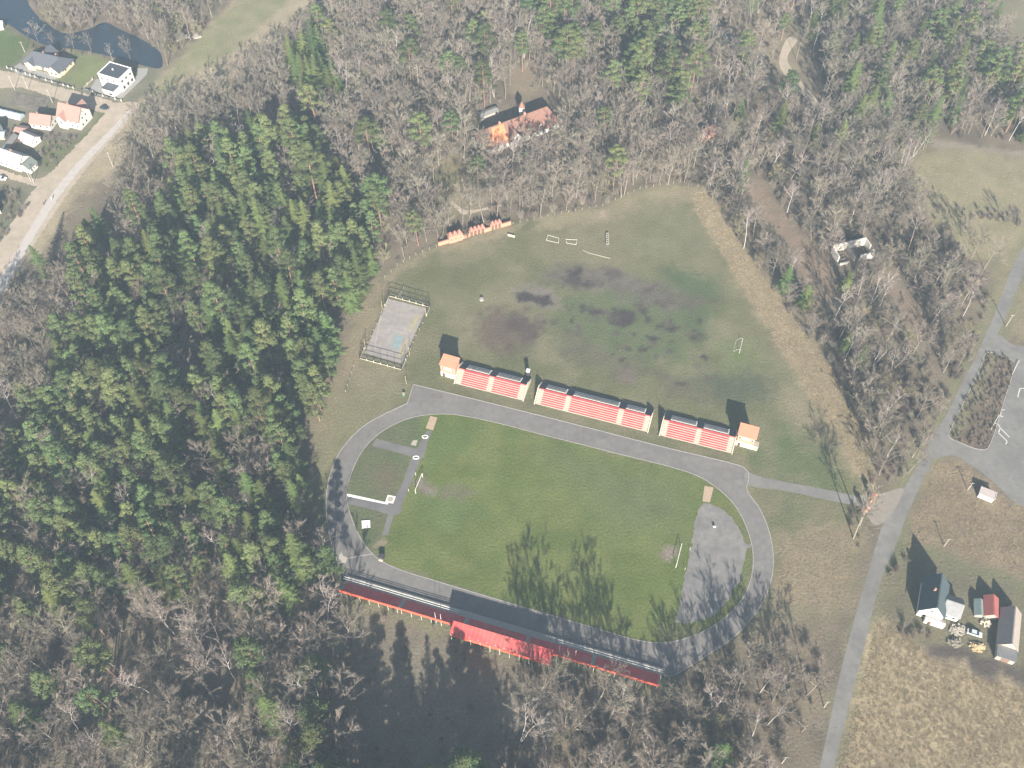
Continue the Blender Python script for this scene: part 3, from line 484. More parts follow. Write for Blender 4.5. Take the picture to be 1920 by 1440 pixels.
def bare(seed, h, spread=.24, up=.75, first=.35, bark=None, twig=None, twigs=3000, tw=.042, rtr=.17, name='bare', stems=1):
    rng = np.random.default_rng(seed); r = random.Random(seed); tr = MB(); cr = MB(); ends = []
    def path(p, d, L, n, wob, lift):
        P = [np.array(p)]; d = np.array(d, float)
        for i in range(n):
            d = unit(d + rng.normal(size=3) * wob + np.array([0, 0, lift])); P.append(P[-1] + d * L / n)
        return P
    for sidx in range(stems):
        d0 = np.array([r.uniform(-.06, .06), r.uniform(-.06, .06), 1]) + (0 if stems == 1 else np.array([math.cos(sidx * 2.2), math.sin(sidx * 2.2), 0]) * .22)
        hh = h * (1 if sidx == 0 else r.uniform(.75, .95)); T = path((0, 0, -.1), d0, hh * .9, 7, .05, .05); R0 = rtr * h / 16 * (1 if stems == 1 else .7)
        tr.tube(T, [R0 * (1 - i / 7.6) ** .8 for i in range(8)], 6)
        n1 = r.randint(10, 14) if stems == 1 else 7
        for i in range(n1):
            t = first + (1 - first) * (i + r.random()) / n1; k = min(int(t * 7), 6); p = T[k] + (T[k + 1] - T[k]) * (t * 7 - k); a = i * 2.4 + r.uniform(-.6, .6)
            L = hh * spread * 1.75 * (1.15 - .65 * t) * r.uniform(.7, 1.25); d = (math.cos(a), math.sin(a), up * r.uniform(.7, 1.3))
            B = path(p, unit(np.array(d)), L, 4, .12, .10); rb = R0 * (1 - t) * .55 + .035
            tr.tube(B, [rb, rb * .75, rb * .5, rb * .32, .012], 4, False)
            for j in range(r.randint(4, 6)):
                q = r.uniform(.25, 1); k2 = min(int(q * 4), 3); p2 = B[k2] + (B[k2 + 1] - B[k2]) * (q * 4 - k2); d2 = unit(unit(B[k2 + 1] - B[k2]) + rng.normal(size=3) * .55 + np.array([0, 0, .15 * up]))
                L2 = L * r.uniform(.3, .55) * (1.2 - .5 * q); S = path(p2, d2, L2, 2, .15, .06); cr.tube(S, [max(.022, rb * .35), .02, .008], 3, False); ends.append((S, L2))
    nS = len(ends); idx = rng.integers(0, nS, twigs); q = rng.random(twigs) ** .7
    S0 = np.array([e[0][0] for e in ends])[idx]; S1 = np.array([e[0][-1] for e in ends])[idx]; LL = np.array([e[1] for e in ends])[idx]
    p = S0 + (S1 - S0) * q[:, None]; d = unit(unit(S1 - S0) + rng.normal(size=(twigs, 3)) * .5 + np.array([0, 0, .12]))
    tv = slivers(p, d, np.clip(LL, .6, 2.4) * rng.uniform(.35, .85, twigs) * .75, rng.uniform(.6, 1.4, twigs) * tw, rng)
    nv = len(cr.v); V = tv.reshape(-1, 3); cr.v.extend(map(tuple, V)); cr.f.extend((nv + i * 3, nv + i * 3 + 1, nv + i * 3 + 2) for i in range(twigs)); cr.keep = True
    return tr.mesh(name + '_trunk', bark or M_barkgrey, True), cr.mesh(name + '_crown', twig or M_twig)

def shrub(seed, h, rad, n=60, tw=.05, m=None):
    rng = np.random.default_rng(seed); a = rng.random(n) * 6.28; d = unit(np.stack([np.cos(a) * rad / h * rng.random(n) ** .5, np.sin(a) * rad / h * rng.random(n) ** .5, np.ones(n)], 1)); p = rng.normal(size=(n, 3)) * [rad * .25, rad * .25, 0]
    ln = h * rng.uniform(.55, 1.05, n); Q = [slivers(p, d, ln, np.full(n, tw * 1.3), rng)]
    for k in range(9):
        t = rng.uniform(.25, .9, n); p2 = p + d * (ln * t)[:, None]; d2 = unit(d + rng.normal(size=d.shape) * .5); Q.append(slivers(p2, d2, ln * rng.uniform(.2, .4, n), np.full(n, tw), rng))
    return mesh_np('shrub', np.concatenate(Q), None, m or M_brush)
def tuft(seed, h, rad, n=30, w=.06, m=None):
    rng = np.random.default_rng(seed); a = rng.random(n) * 6.28; rr = rad * rng.random(n) ** .5; p = np.stack([np.cos(a) * rr, np.sin(a) * rr, np.zeros(n)], 1)
    d = unit(np.stack([np.cos(a) * .7, np.sin(a) * .7, np.ones(n)], 1) + rng.normal(size=(n, 3)) * .35); d[:, 2] = np.abs(d[:, 2]) + .15; d = unit(d)
    return mesh_np('tuft', slivers(p, d, h * rng.uniform(.6, 1.2, n), np.full(n, w), rng), None, m or M_straw)

BODY = {
    'pine_tree': [pine(100 + i, h, None, True) for i, h in enumerate((17, 18.5, 19, 20, 21, 22, 19.5, 16))] + [pine(120 + i, h) for i, h in enumerate((17, 18, 19, 20, 18.5))],
    'spruce_tree': [spruce(200 + i, h, w) for i, (h, w) in enumerate(((15, .25), (17, .24), (19, .22), (20, .21), (13, .28), (18, .23)))],
    'bare_tree': [bare(300 + i, h, sp, up, f) for i, (h, sp, up, f) in enumerate(((15, .26, .6, .3), (16, .24, .8, .4), (17, .22, .9, .45), (14, .3, .5, .3), (18, .2, 1.0, .5), (15, .25, .7, .35), (13, .3, .6, .25), (17, .23, .85, .5), (19, .2, .9, .55), (14, .28, .7, .3)))],
    'birch_tree': [bare(400 + i, h, sp, 1.5, f, M_barkbirch, M_twigbirch, 2400, .038, .115, 'birch', s) for i, (h, sp, f, s) in enumerate(((17, .2, .4, 1), (18, .19, .5, 1), (16, .22, .35, 2), (19, .18, .55, 1), (15, .22, .4, 1), (20, .17, .5, 2)))],
    'young_tree': [bare(500 + i, h, .3, .9, .2, M_barkgrey, [M_twig, M_willow, M_twigbirch, M_twig, M_willow][i], 3000, .042, .11, 'young', 1 + i % 2) for i, h in enumerate((9, 8, 10, 7.5, 9.5))],
}
SHRUBS = [shrub(600 + i, h, rd) for i, (h, rd) in enumerate(((2.2, 1.3), (3, 1.6), (1.6, 1.5), (3.6, 1.5), (2.6, 2)))] + [shrub(610 + i, h, rd, m=M_twig) for i, (h, rd) in enumerate(((3.4, 1.8), (4.4, 1.8), (2.4, 1.4)))]
TUFTS = [tuft(700 + i, h, rd) for i, (h, rd) in enumerate(((.34, .4), (.42, .38), (.3, .5), (.48, .42)))]

# where what grows: outline (photograph points at mid height), kinds and their shares, trees kept, wood name
REG = [
    ('on the river bank by the village', GP, [(60, -60), (480, -60), (400, 30), (330, 70), (305, 105), (262, 70), (225, 50), (190, 32), (160, 48), (120, 55), (85, 40), (60, 10)], dict(bare_tree=.35, young_tree=.65), 1.0),
    ('beside the dirt road at the wood edge', GP, [(215, 330), (245, 220), (300, 170), (420, 120), (480, 110), (470, 200), (330, 300), (300, 400), (240, 430), (200, 420)], dict(bare_tree=.82, young_tree=.18), .9),
    ('in the spruce clump north of the conifer wood', GP, [(530, 110), (600, 80), (640, 140), (640, 190), (560, 200)], dict(spruce_tree=.85, pine_tree=.15), .9),
    ('in the dark gap of the conifer wood', GP, [(330, 540), (380, 520), (375, 700), (350, 760), (320, 700)], dict(bare_tree=.8, pine_tree=.2), .45),
    ('at the western edge of the conifer wood', GP, [(-80, 560), (40, 560), (130, 500), (150, 560), (110, 660), (60, 760), (30, 860), (-80, 900)], dict(bare_tree=.76, birch_tree=.09, young_tree=.15), .85),
    ('in the dense conifer wood left of the track', GP, [(150, 480), (230, 400), (310, 290), (420, 260), (540, 230), (620, 290), (700, 370), (720, 450), (665, 560), (650, 660), (610, 720), (580, 800), (520, 830), (460, 800), (380, 860), (280, 900), (120, 1020), (-80, 1120), (-80, 850), (40, 820), (110, 640)], dict(pine_tree=.52, spruce_tree=.26, bare_tree=.19, birch_tree=.03), .72),
    ('in the mixed wood beside the track bend', GP, [(600, 740), (560, 860), (570, 960), (640, 1110), (560, 1110), (480, 1140), (420, 1020), (280, 960), (300, 880), (460, 800), (560, 790)], dict(bare_tree=.52, pine_tree=.22, spruce_tree=.22, birch_tree=.04), .85),
    ('in the mixed wood beneath the conifers', GP, [(-80, 1080), (130, 1010), (290, 940), (430, 1000), (480, 1100), (260, 1150), (-80, 1190)], dict(pine_tree=.42, bare_tree=.36, birch_tree=.12, spruce_tree=.10), .75),
    ('in the open wood at the bottom', GP, [(-120, 1160), (250, 1120), (480, 1100), (600, 1080), (655, 1140), (670, 1300), (700, 1420), (500, 1480), (-120, 1500)], dict(bare_tree=.62, birch_tree=.16, pine_tree=.10, spruce_tree=.06, young_tree=.06), .55),
    ('in the pine grove along the top edge', GP, [(980, -80), (1260, -80), (1320, 60), (1330, 150), (1270, 200), (1190, 170), (1060, 130), (980, 60)], dict(pine_tree=.34, bare_tree=.60, birch_tree=.06), .82),
    ('in the park wood around the long house', GP, [(600, -80), (1000, -80), (1000, 60), (1080, 130), (1280, 190), (1330, 250), (1310, 350), (1130, 385), (960, 412), (820, 460), (720, 500), (690, 380), (620, 290), (540, 230), (470, 220), (430, 180), (470, 120), (560, 60)], dict(bare_tree=.80, pine_tree=.09, birch_tree=.05, young_tree=.06), .82),
    ('in the dark wood at the upper right', GP, [(1560, 60), (1700, -80), (1830, -80), (1880, 80), (1960, 130), (1960, 270), (1740, 260), (1690, 300), (1600, 330), (1540, 240)], dict(bare_tree=.73, spruce_tree=.13, birch_tree=.09, pine_tree=.05), .95),
    ('beside the woodland drive at the top', GP, [(1230, -80), (1640, -80), (1560, 60), (1540, 220), (1480, 200), (1400, 130), (1330, 100)], dict(bare_tree=.55, birch_tree=.25, pine_tree=.12, spruce_tree=.08), .4),
    ('in the thicket between practice field and ruin', GP, [(1330, 150), (1420, 130), (1560, 260), (1690, 300), (1740, 400), (1840, 500), (1860, 560), (1830, 660), (1700, 900), (1640, 910), (1610, 790), (1560, 690), (1430, 510), (1340, 380), (1310, 340), (1300, 200)], dict(bare_tree=.50, young_tree=.38, birch_tree=.11, spruce_tree=.01), .62),
    ('in the bare wood below the track bend', GP, [(960, 1400), (1000, 1320), (1060, 1290), (1240, 1270), (1330, 1230), (1440, 1190), (1560, 1190), (1540, 1290), (1500, 1470), (1500, 1560), (900, 1560)], dict(bare_tree=.62, young_tree=.20, birch_tree=.16, spruce_tree=.02), .52),
    ('in the stand south of the clearing', GP, [(560, 1445), (1000, 1445), (1000, 1600), (560, 1600)], dict(spruce_tree=.55, pine_tree=.45), 1.0),
    ('outside below', GP, [(-200, 1440), (1540, 1440), (1500, 1660), (-200, 1660)], dict(bare_tree=.7, pine_tree=.2, birch_tree=.1), .6),
]
REG = [(n, np.array(f(p)), [tuple(q) for q in p], mix, den) for n, f, p, mix, den in REG]
PX_REG = [r[2] for r in REG]
NO_TREE = [STADIUM, ROAD, LOT, DIRT, VILLAGE, CORRIDOR, RIVER, MEADOW_E, FARM,
           GP([(640, 1095), (1245, 1292), (1210, 1325), (1090, 1290), (1030, 1300), (990, 1330), (960, 1400), (900, 1432), (700, 1432), (665, 1330)]),
           GP([(885, 312), (975, 305), (1062, 256), (1070, 225), (1040, 185), (985, 165), (885, 225)]), GP([(1300, 262), (1350, 270), (1350, 235), (1300, 235)]), GP([(1555, 500), (1650, 500), (1650, 455), (1560, 455)]),
           GP([(1240, -60), (1290, 0), (1415, 92), (1400, 105), (1260, 20), (1200, -60)]), GP([(1470, 60), (1505, 70), (1490, 110), (1550, 205), (1520, 210), (1455, 125)]), GP([(1378, 330), (1430, 335), (1495, 430), (1570, 505), (1600, 590), (1540, 590), (1475, 490), (1405, 405)]),
           GP([(1628, 500), (1670, 500), (1725, 580), (1765, 670), (1715, 670), (1670, 595)]), GP([(820, 320), (850, 300), (885, 330), (885, 400), (830, 415), (815, 370)]), GP([(955, 140), (1010, 130), (1005, 165), (960, 170)]),
           GP([(1690, 1000), (1800, 840), (2100, 900), (2100, 1700), (1560, 1700)]), GP([(500, 1230), (524, 1230), (514, 1450), (494, 1450)]), GP([(285, 1195), (345, 1195), (355, 1250), (300, 1250)]), GP([(1740, 250), (1960, 275), (1960, 300), (1740, 280)]), GP([(1480, 1380), (1600, 1380), (1600, 1700), (1440, 1700)])]
NOB = [(np.array(p).min(0), np.array(p).max(0)) for p in NO_TREE]
def free_of(polys, boxes, x, y):
    for p, (lo, hi) in zip(polys, boxes):
        if lo[0] <= x <= hi[0] and lo[1] <= y <= hi[1] and inside(p, x, y): return False
    return True
PLANTED = []   # (kind, x, y, body index, scale, turn, tilt, region)
cell = 5.1; BEFORE_HOUSE = GP([(860, 370), (1010, 370), (1100, 290), (1100, 215), (870, 215)])
for j in range(int((520 - 40) / cell)):
    for i in range(int(620 / cell)):
        x = -310 + (i + .5 + random.uniform(-.46, .46)) * cell; y = 40 + (j + .5 + random.uniform(-.46, .46)) * cell
        if abs(x) > 150 + (y - 80) * .302 + 32: continue
        px, py = PX(x, y, 8.0); rg = None
        for k, q in enumerate(PX_REG):
            if inside(q, px, py): rg = k; break
        if rg is None or not free_of(NO_TREE, NOB, x, y): continue
        mix, den = REG[rg][3], REG[rg][4]
        clump = float(fbm(np.array([x * .06]), np.array([y * .06]), 91, 3)[0])
        if rg != 15 and random.random() > den * (.62 + .76 * clump): continue
        u = random.random(); kind = None
        for kd, sh in mix.items():
            u -= sh
            if u <= 0: kind = kd; break
        kind = kind or 'bare_tree'
        bi = random.randrange(len(BODY[kind]))
        if kind == 'pine_tree': bi = random.randrange(8) if rg in (2, 3, 5, 6, 7, 15) or random.random() < .15 else 8 + random.randrange(5)
        if kind == 'pine_tree' and inside(BEFORE_HOUSE, x, y): continue
        PLANTED.append((kind, x, y, bi, random.uniform(1.25, 1.5) if rg == 15 else (random.uniform(1.25, 1.65) if px < 1270 else random.uniform(.85, 1.2)) if rg == 14 and kind != 'young_tree' else random.uniform(1.1, 1.45) if rg == 8 else random.triangular(.78, 1.6, 1.2) if kind in ('pine_tree', 'spruce_tree') else random.uniform(.85, 1.2), random.uniform(0, 6.28), random.gauss(0, .03), rg))
# trees one can point at
SINGLE = [
    ('bare_tree', (71, 77), 0, .78, 'multi-stemmed bare tree at the water beyond the white building'), ('bare_tree', (102, 86), 6, .58, 'small round bare tree at the water, second from the white building'),
    ('bare_tree', (139, 91), 3, .6, 'bare tree at the water with brownish round crown, above the grey-roofed house'), ('bare_tree', (172, 97), 5, .68, 'bare tree at the water with a pale trunk, above the lawn'),
    ('birch_tree', (212, 115), 4, .6, 'slim pale tree at the water behind the flat-roofed house'), ('bare_tree', (245, 113), 9, .82, 'spreading bare tree at the water behind the flat-roofed house'),
    ('birch_tree', (1637, 384), 5, 1.12, 'tallest white birch at the meadow edge, lowest of its row'), ('birch_tree', (1655, 366), 2, 1.1, 'white birch second up the row at the meadow edge'), ('birch_tree', (1672, 342), 5, 1.05, 'white birch in the middle of the row at the meadow edge'),
    ('birch_tree', (1693, 318), 3, 1.1, 'white birch fourth up the row at the meadow edge'), ('birch_tree', (1712, 295), 2, 1.05, 'white birch at the upper end of the row at the meadow edge'),
    ('spruce_tree', (1468, 548), 0, 1.05, 'green spruce at the field edge, upper of the two beside the tan track'), ('spruce_tree', (1505, 574), 4, 1.0, 'green spruce at the field edge, lower of the two beside the tan track'),
    ('spruce_tree', (1582, 655), 4, .8, 'small green spruce in the thicket above the broad one'), ('spruce_tree', (1606, 690), 0, .95, 'broad green spruce at the lower end of the thicket'), ('spruce_tree', (1582, 545), 4, .85, 'green spruce standing in front of the white ruin'),
    ('spruce_tree', (90, 520), 5, 1.05, 'big dark spruce beside the bend of the dirt road'), ('spruce_tree', (1385, 225), 0, .85, 'green spruce beside the white birches above the practice field'), ('birch_tree', (1338, 235), 0, .95, 'white birch by the small orange-roofed hut'),
    ('birch_tree', (1497, 256), 2, .95, 'white branching birch beside the shaded woodland track'), ('birch_tree', (1418, 250), 1, .85, 'slim white birch left of the shaded woodland track'), ('birch_tree', (1390, 370), 4, .8, 'white birch at the top corner of the practice field'),
    ('birch_tree', (1606, 560), 0, .85, 'white birch right of the ruin spruce'), ('birch_tree', (1662, 642), 0, .85, 'lone white birch in the thicket by the lower trail'), ('birch_tree', (1806, 592), 3, .9, 'tall white birch near the upper road'),
    ('bare_tree', (1600, 1010), 4, 1.25, 'tall bare tree beside the gate with a long shadow'), ('bare_tree', (1612, 985), 8, 1.2, 'bare tree nearest the brick gate pillar'),
    ('pine_tree', (985, 330), 9, .72, 'green pine in front of the long house, below its middle'), ('pine_tree', (896, 345), 10, .8, 'green pine left of and below the long house'),
    ('bare_tree', (1822, 482), 5, 1.1, 'lone bare tree on the lower meadow edge beside the road'), ('bare_tree', (1795, 462), 2, 1.0, 'bare tree at the bottom of the meadow nearer the thicket'), ('bare_tree', (1845, 505), 1, 1.05, 'bare tree at the meadow corner close to the road'), ('young_tree', (1882, 418), 2, .9, 'small bare tree in the bushes across the meadow'),
    ('birch_tree', (328, 1190), 1, 1.15, 'white birch with long bare trunk above the bottom glade'), ('birch_tree', (232, 1184), 5, 1.0, 'white birch left of the bottom glade'), ('birch_tree', (510, 1422), 2, 1.0, 'white forked birch beside the bottom trail'),
    ('pine_tree', (500, 1310), 6, 1.0, 'green pine above the bottom trail'), ('spruce_tree', (480, 1290), 4, .9, 'low green spruce beside the bottom pine'),
]
SINGLE_XY = [tuple(G(*s[1])[:2]) for s in SINGLE]
PLANTED = [p for p in PLANTED if all((p[1] - q[0]) ** 2 + (p[2] - q[1]) ** 2 > 12 for q in SINGLE_XY)]
KIND_WORD = dict(pine_tree='clumpy green pine', spruce_tree='conical green spruce', bare_tree='leafless grey-brown tree', birch_tree='leafless white-stemmed birch', young_tree='slender leafless sapling')
KIND_CAT = dict(pine_tree='pine', spruce_tree='spruce', bare_tree='bare tree', birch_tree='birch', young_tree='young tree')
def plant(kind, x, y, bi, sc, turn, tilt, label, group=None):
    o = bpy.data.objects.new(kind, None); COL.objects.link(o); o.location = (x, y, 0); o.rotation_euler = (tilt, tilt * .6, turn); o.scale = (sc,) * 3; o.empty_display_size = .5
    tag(o, label, KIND_CAT[kind], group); tm, cm = BODY[kind][bi]; link('trunk', tm, o); link('crown', cm, o); return o
for (kind, _, bi, sc, lab), (x, y) in zip(SINGLE, SINGLE_XY): plant(kind, x, y, bi, sc, random.uniform(0, 6.28), random.gauss(0, .02), lab)
def in_view(x, y):
    for z in (1, 9, 15):
        u, v = PX(x, y, z)
        if 6 < u < 1914 and 6 < v < 1434: return True
    return False
REST = {k: [] for k in BODY}
for kind in BODY:
    own = [p for p in PLANTED if p[0] == kind and in_view(p[1], p[2])]; out = [p for p in PLANTED if p[0] == kind and not in_view(p[1], p[2])]
    own.sort(key=lambda p: p[1] ** 2 + p[2] ** 2 + 1e4)
    nsingle = sum(1 for s in SINGLE if s[0] == kind)
    for p in own[:300 - nsingle]:
        w = REG[p[7]][0]; q = np.array(PX_REG[p[7]]).clip([0, 0], [1920, 1440]); lo, hi = q.min(0), q.max(0); u, v = PX(p[1], p[2], 8)
        sz = 'tall ' if p[4] > 1.09 else 'low ' if p[4] < .96 else ''; fu, fv = (u - lo[0]) / (hi[0] - lo[0] + 1), (v - lo[1]) / (hi[1] - lo[1] + 1); part = ('upper', 'middle', 'lower')[min(2, max(0, int(fv * 3)))] + ' ' + ('left', 'centre', 'right')[min(2, max(0, int(fu * 3)))]
        plant(*p[:7], sz + KIND_WORD[kind] + ' ' + w + ', ' + part, sz + KIND_CAT[kind] + ' standing ' + w + ', ' + part)
    REST[kind] = own[300 - nsingle:] + out
    print(kind, len(own), len(out))

# ------------------------------------------------------------------ what nobody could count: far wood beyond those, brush, dry grass
def scatter(name, label, bodies, pts):
    """one object: points that carry a body index, size and turn"""
    hid = bpy.data.collections.new(name + '_bodies')
    for i, b in enumerate(bodies):
        if isinstance(b, tuple):
            bm = bmesh.new(); me = bpy.data.meshes.new(name + '_body')
            n0 = len(b[0].polygons); bm.from_mesh(b[0]); bm.from_mesh(b[1]); bm.faces.ensure_lookup_table()
            for k in range(n0, len(bm.faces)): bm.faces[k].material_index = 1
            bm.to_mesh(me); bm.free(); me.materials.append(b[0].materials[0]); me.materials.append(b[1].materials[0])
        else: me = b
        hid.objects.link(bpy.data.objects.new('%s_body_%02d' % (name, i), me))
    me = bpy.data.meshes.new(name); A = np.array(pts, 'f8'); me.vertices.add(len(A)); me.vertices.foreach_set('co', np.stack([A[:, 0], A[:, 1], A[:, 0] * 0], 1).astype('f4').ravel())
    for nm, ty, c in (('body', 'INT', 2), ('size', 'FLOAT', 3), ('turn', 'FLOAT', 4)):
        at = me.attributes.new(nm, ty, 'POINT'); at.data.foreach_set('value', A[:, c].astype('i4' if ty == 'INT' else 'f4'))
    o = link(name, me); tag(o, label, None, None, 'stuff')
    ng = bpy.data.node_groups.new(name, 'GeometryNodeTree'); ng.interface.new_socket('Geometry', in_out='INPUT', socket_type='NodeSocketGeometry'); ng.interface.new_socket('Geometry', in_out='OUTPUT', socket_type='NodeSocketGeometry')
    N, L = ng.nodes, ng.links; gi, go = N.new('NodeGroupInput'), N.new('NodeGroupOutput')
    ci = N.new('GeometryNodeCollectionInfo'); ci.inputs['Collection'].default_value = hid; ci.inputs['Separate Children'].default_value = True; ci.inputs['Reset Children'].default_value = True
    ip = N.new('GeometryNodeInstanceOnPoints'); ip.inputs['Pick Instance'].default_value = True
    def na(nm, ty):
        a = N.new('GeometryNodeInputNamedAttribute'); a.data_type = ty; a.inputs['Name'].default_value = nm; return a.outputs['Attribute']
    L.new(gi.outputs[0], ip.inputs['Points']); L.new(ci.outputs[0], ip.inputs['Instance']); L.new(na('body', 'INT'), ip.inputs['Instance Index'])
    cx = N.new('ShaderNodeCombineXYZ'); L.new(na('turn', 'FLOAT'), cx.inputs['Z']); L.new(cx.outputs[0], ip.inputs['Rotation']); L.new(na('size', 'FLOAT'), ip.inputs['Scale'])
    L.new(ip.outputs[0], go.inputs[0]); md = o.modifiers.new('scatter', 'NODES'); md.node_group = ng; return o
for kind, lab in (('pine_tree', 'distant green pines beyond the nearer ones, read as one wood'), ('spruce_tree', 'further conical spruces beyond the nearer ones'), ('bare_tree', 'far leafless wood beyond the nearer bare trees'), ('birch_tree', 'further white birches beyond the nearer ones'), ('young_tree', 'further young bare trees beyond the nearer ones')):
    if REST[kind]: scatter('far_' + kind.split('_')[0] + '_wood', lab, BODY[kind], [(p[1], p[2], p[3], p[4], p[5]) for p in REST[kind]])
BR = []
for _ in range(26000):
    y = random.uniform(45, 510); x = random.uniform(-1, 1) * (150 + (y - 80) * .302 + 25); px, py = PX(x, y, 2.0); rg = None
    for k, q in enumerate(PX_REG):
        if inside(q, px, py): rg = k; break
    thick = .34 if rg is not None else 0
    if rg in (13, 0): thick = .75
    if rg in (8, 5, 7): thick = .22
    if rg == 14: thick = .55
    if not thick or random.random() > thick * (.4 + 1.2 * float(fbm(np.array([x * .09]), np.array([y * .09]), 77, 3)[0])): continue
    if not free_of(NO_TREE, NOB, x, y): continue
    BR.append((x, y, random.randrange(len(SHRUBS)), random.uniform(.6, 1.25), random.uniform(0, 6.28)))
for poly, n in ((ISLAND, 900), (GP([(1310, 352), (1350, 395), (1430, 515), (1565, 690), (1610, 785), (1640, 880), (1625, 880), (1595, 800), (1500, 625), (1400, 490), (1310, 365)]), 30), (GP([(1680, 1190), (1720, 1180), (1750, 1190), (1730, 1200)]), 25), (GP([(1590, 935), (1625, 960), (1612, 1040), (1590, 1010)]), 25), (CLEARING, 130), (GP([(82, 250), (150, 257), (100, 320), (74, 312)]), 60), (GP([(-20, 348), (52, 360), (55, 385), (15, 440), (-40, 480)]), 110), (GP([(20, 240), (60, 246), (40, 262), (5, 262)]), 25), (GP([(1790, 385), (1915, 400), (1915, 425), (1800, 410)]), 70), (GP([(1710, 345), (1735, 350), (1800, 465), (1770, 460)]), 30), (GP([(1672, 1062), (1705, 1045), (1705, 1085), (1662, 1095)]), 14), (GP([(60, 88), (200, 106), (200, 112), (60, 96)]), 40), (GP([(1690, 1170), (1730, 1185), (1715, 1200), (1680, 1190)]), 20)):
    lo, hi = np.array(poly).min(0), np.array(poly).max(0)
    for _ in range(n):
        x, y = random.uniform(lo[0], hi[0]), random.uniform(lo[1], hi[1])
        if inside(poly, x, y): BR.append((x, y, random.randrange(len(SHRUBS)), random.uniform(.2, .42) if poly is ISLAND else random.uniform(.35, .8), random.uniform(0, 6.28)))
scatter('undergrowth', 'grey-brown leafless brush on the woodland floor', SHRUBS, BR)
TU = []
def fill(px, per, a=.6, b=1.1, pxp=True):
    poly = GP(px) if pxp else px; lo, hi = np.array(poly).min(0), np.array(poly).max(0); n = int((hi[0] - lo[0]) * (hi[1] - lo[1]) * per)
    for _ in range(n):
        x, y = random.uniform(lo[0], hi[0]), random.uniform(lo[1], hi[1])
        if inside(poly, x, y) and float(fbm(np.array([x * .2]), np.array([y * .2]), 66, 2)[0]) > random.uniform(-.2, .45): TU.append((x, y, random.randrange(4), random.uniform(a, b), random.uniform(0, 6.28)))
fill([(1300, 355), (1322, 358), (1355, 405), (1435, 525), (1505, 620), (1565, 700), (1608, 795), (1632, 880), (1622, 905), (1596, 860), (1555, 790), (1505, 720), (1450, 635), (1385, 525), (1330, 440), (1300, 390)], 2.4)
fill([(1645, 1165), (1700, 1190), (1740, 1232), (1920, 1296), (2000, 1320), (2000, 1480), (1565, 1480), (1600, 1340)], 2.6, .7, 1.2)
fill([(1755, 868), (1798, 868), (1845, 905), (1870, 938), (1960, 970), (2000, 990), (2000, 1100), (1930, 1080), (1745, 1018), (1700, 1030), (1715, 965)], 1.9, .6, 1.1)
fill([(1455, 1020), (1540, 990), (1600, 1000), (1595, 1090), (1575, 1140), (1460, 1130)], 1.5, .5, .9)
fill([(1440, 750), (1530, 745), (1600, 870), (1560, 860), (1500, 805)], .25, .4, .8)
fill([(1720, 290), (1920, 300), (1930, 430), (1850, 490), (1760, 420)], .15, .4, .9)
fill([(700, 530), (722, 545), (690, 640), (675, 690), (630, 790), (605, 830), (595, 800), (640, 690), (660, 600)], .35, .4, .8)
fill([(180, 350), (235, 260), (262, 215), (240, 235), (130, 370), (40, 520), (60, 520)], .25, .4, .8)
scatter('dry_grass', 'tussocks of tall dry grass', TUFTS, TU)
print('brush', len(BR), 'tufts', len(TU))
# ------------------------------------------------------------------ buildings and equipment
UP = Vector((0, 0, 1))
def frame(A, B):
    """root place and turn for a thing whose front runs from A to B (photograph points on the ground)"""
    a, b = G(*A), G(*B); d = b - a; return a, math.atan2(d.y, d.x), d.length
def at_local(root_loc, rz, px, z=0.0):
    p = G(px[0], px[1], z); d = p - Vector((root_loc[0], root_loc[1], 0)); return Vector((d.x * math.cos(rz) + d.y * math.sin(rz), -d.x * math.sin(rz) + d.y * math.cos(rz), z))
def window(parent, c, nrm, w, h, m=None):
    """frame with a pane set in it, on a wall facing nrm (local)"""
    n = Vector(nrm); t = Vector((-n.y, n.x, 0)); c = Vector(c)
    def slab(wd, hg, dp, off):
        b = MB(); V = [c + t * (i * wd / 2) + UP * (k * hg / 2) + n * (off + j * dp) for i in (-1, 1) for j in (0, 1) for k in (-1, 1)]
        return b.add(V, [(0, 1, 3, 2), (4, 6, 7, 5), (0, 4, 5, 1), (2, 3, 7, 6), (0, 2, 6, 4), (1, 5, 7, 3)])
    f = slab(w, h, .07, -.02).build('window', m or M_white, parent); slab(w - .2, h - .2, .05, .015).build('pane', M_glass, f); return f
def gable_body(L, D, h, rise, axis='x'):
    b = MB()
    if axis == 'x': V = [(0, 0, 0), (L, 0, 0), (L, D, 0), (0, D, 0), (0, 0, h), (L, 0, h), (L, D, h), (0, D, h), (0, D / 2, h + rise), (L, D / 2, h + rise)]; Fc = [(0, 1, 5, 4), (2, 3, 7, 6), (1, 2, 6, 9, 5), (3, 0, 4, 8, 7), (4, 5, 9, 8), (8, 9, 6, 7)]
    else: V = [(0, 0, 0), (L, 0, 0), (L, D, 0), (0, D, 0), (0, 0, h), (L, 0, h), (L, D, h), (0, D, h), (L / 2, 0, h + rise), (L / 2, D, h + rise)]; Fc = [(0, 1, 5, 8, 4), (2, 3, 7, 9, 6), (1, 2, 6, 5), (3, 0, 4, 7), (5, 6, 9, 8), (8, 9, 7, 4)]
    return b.add(V, Fc)
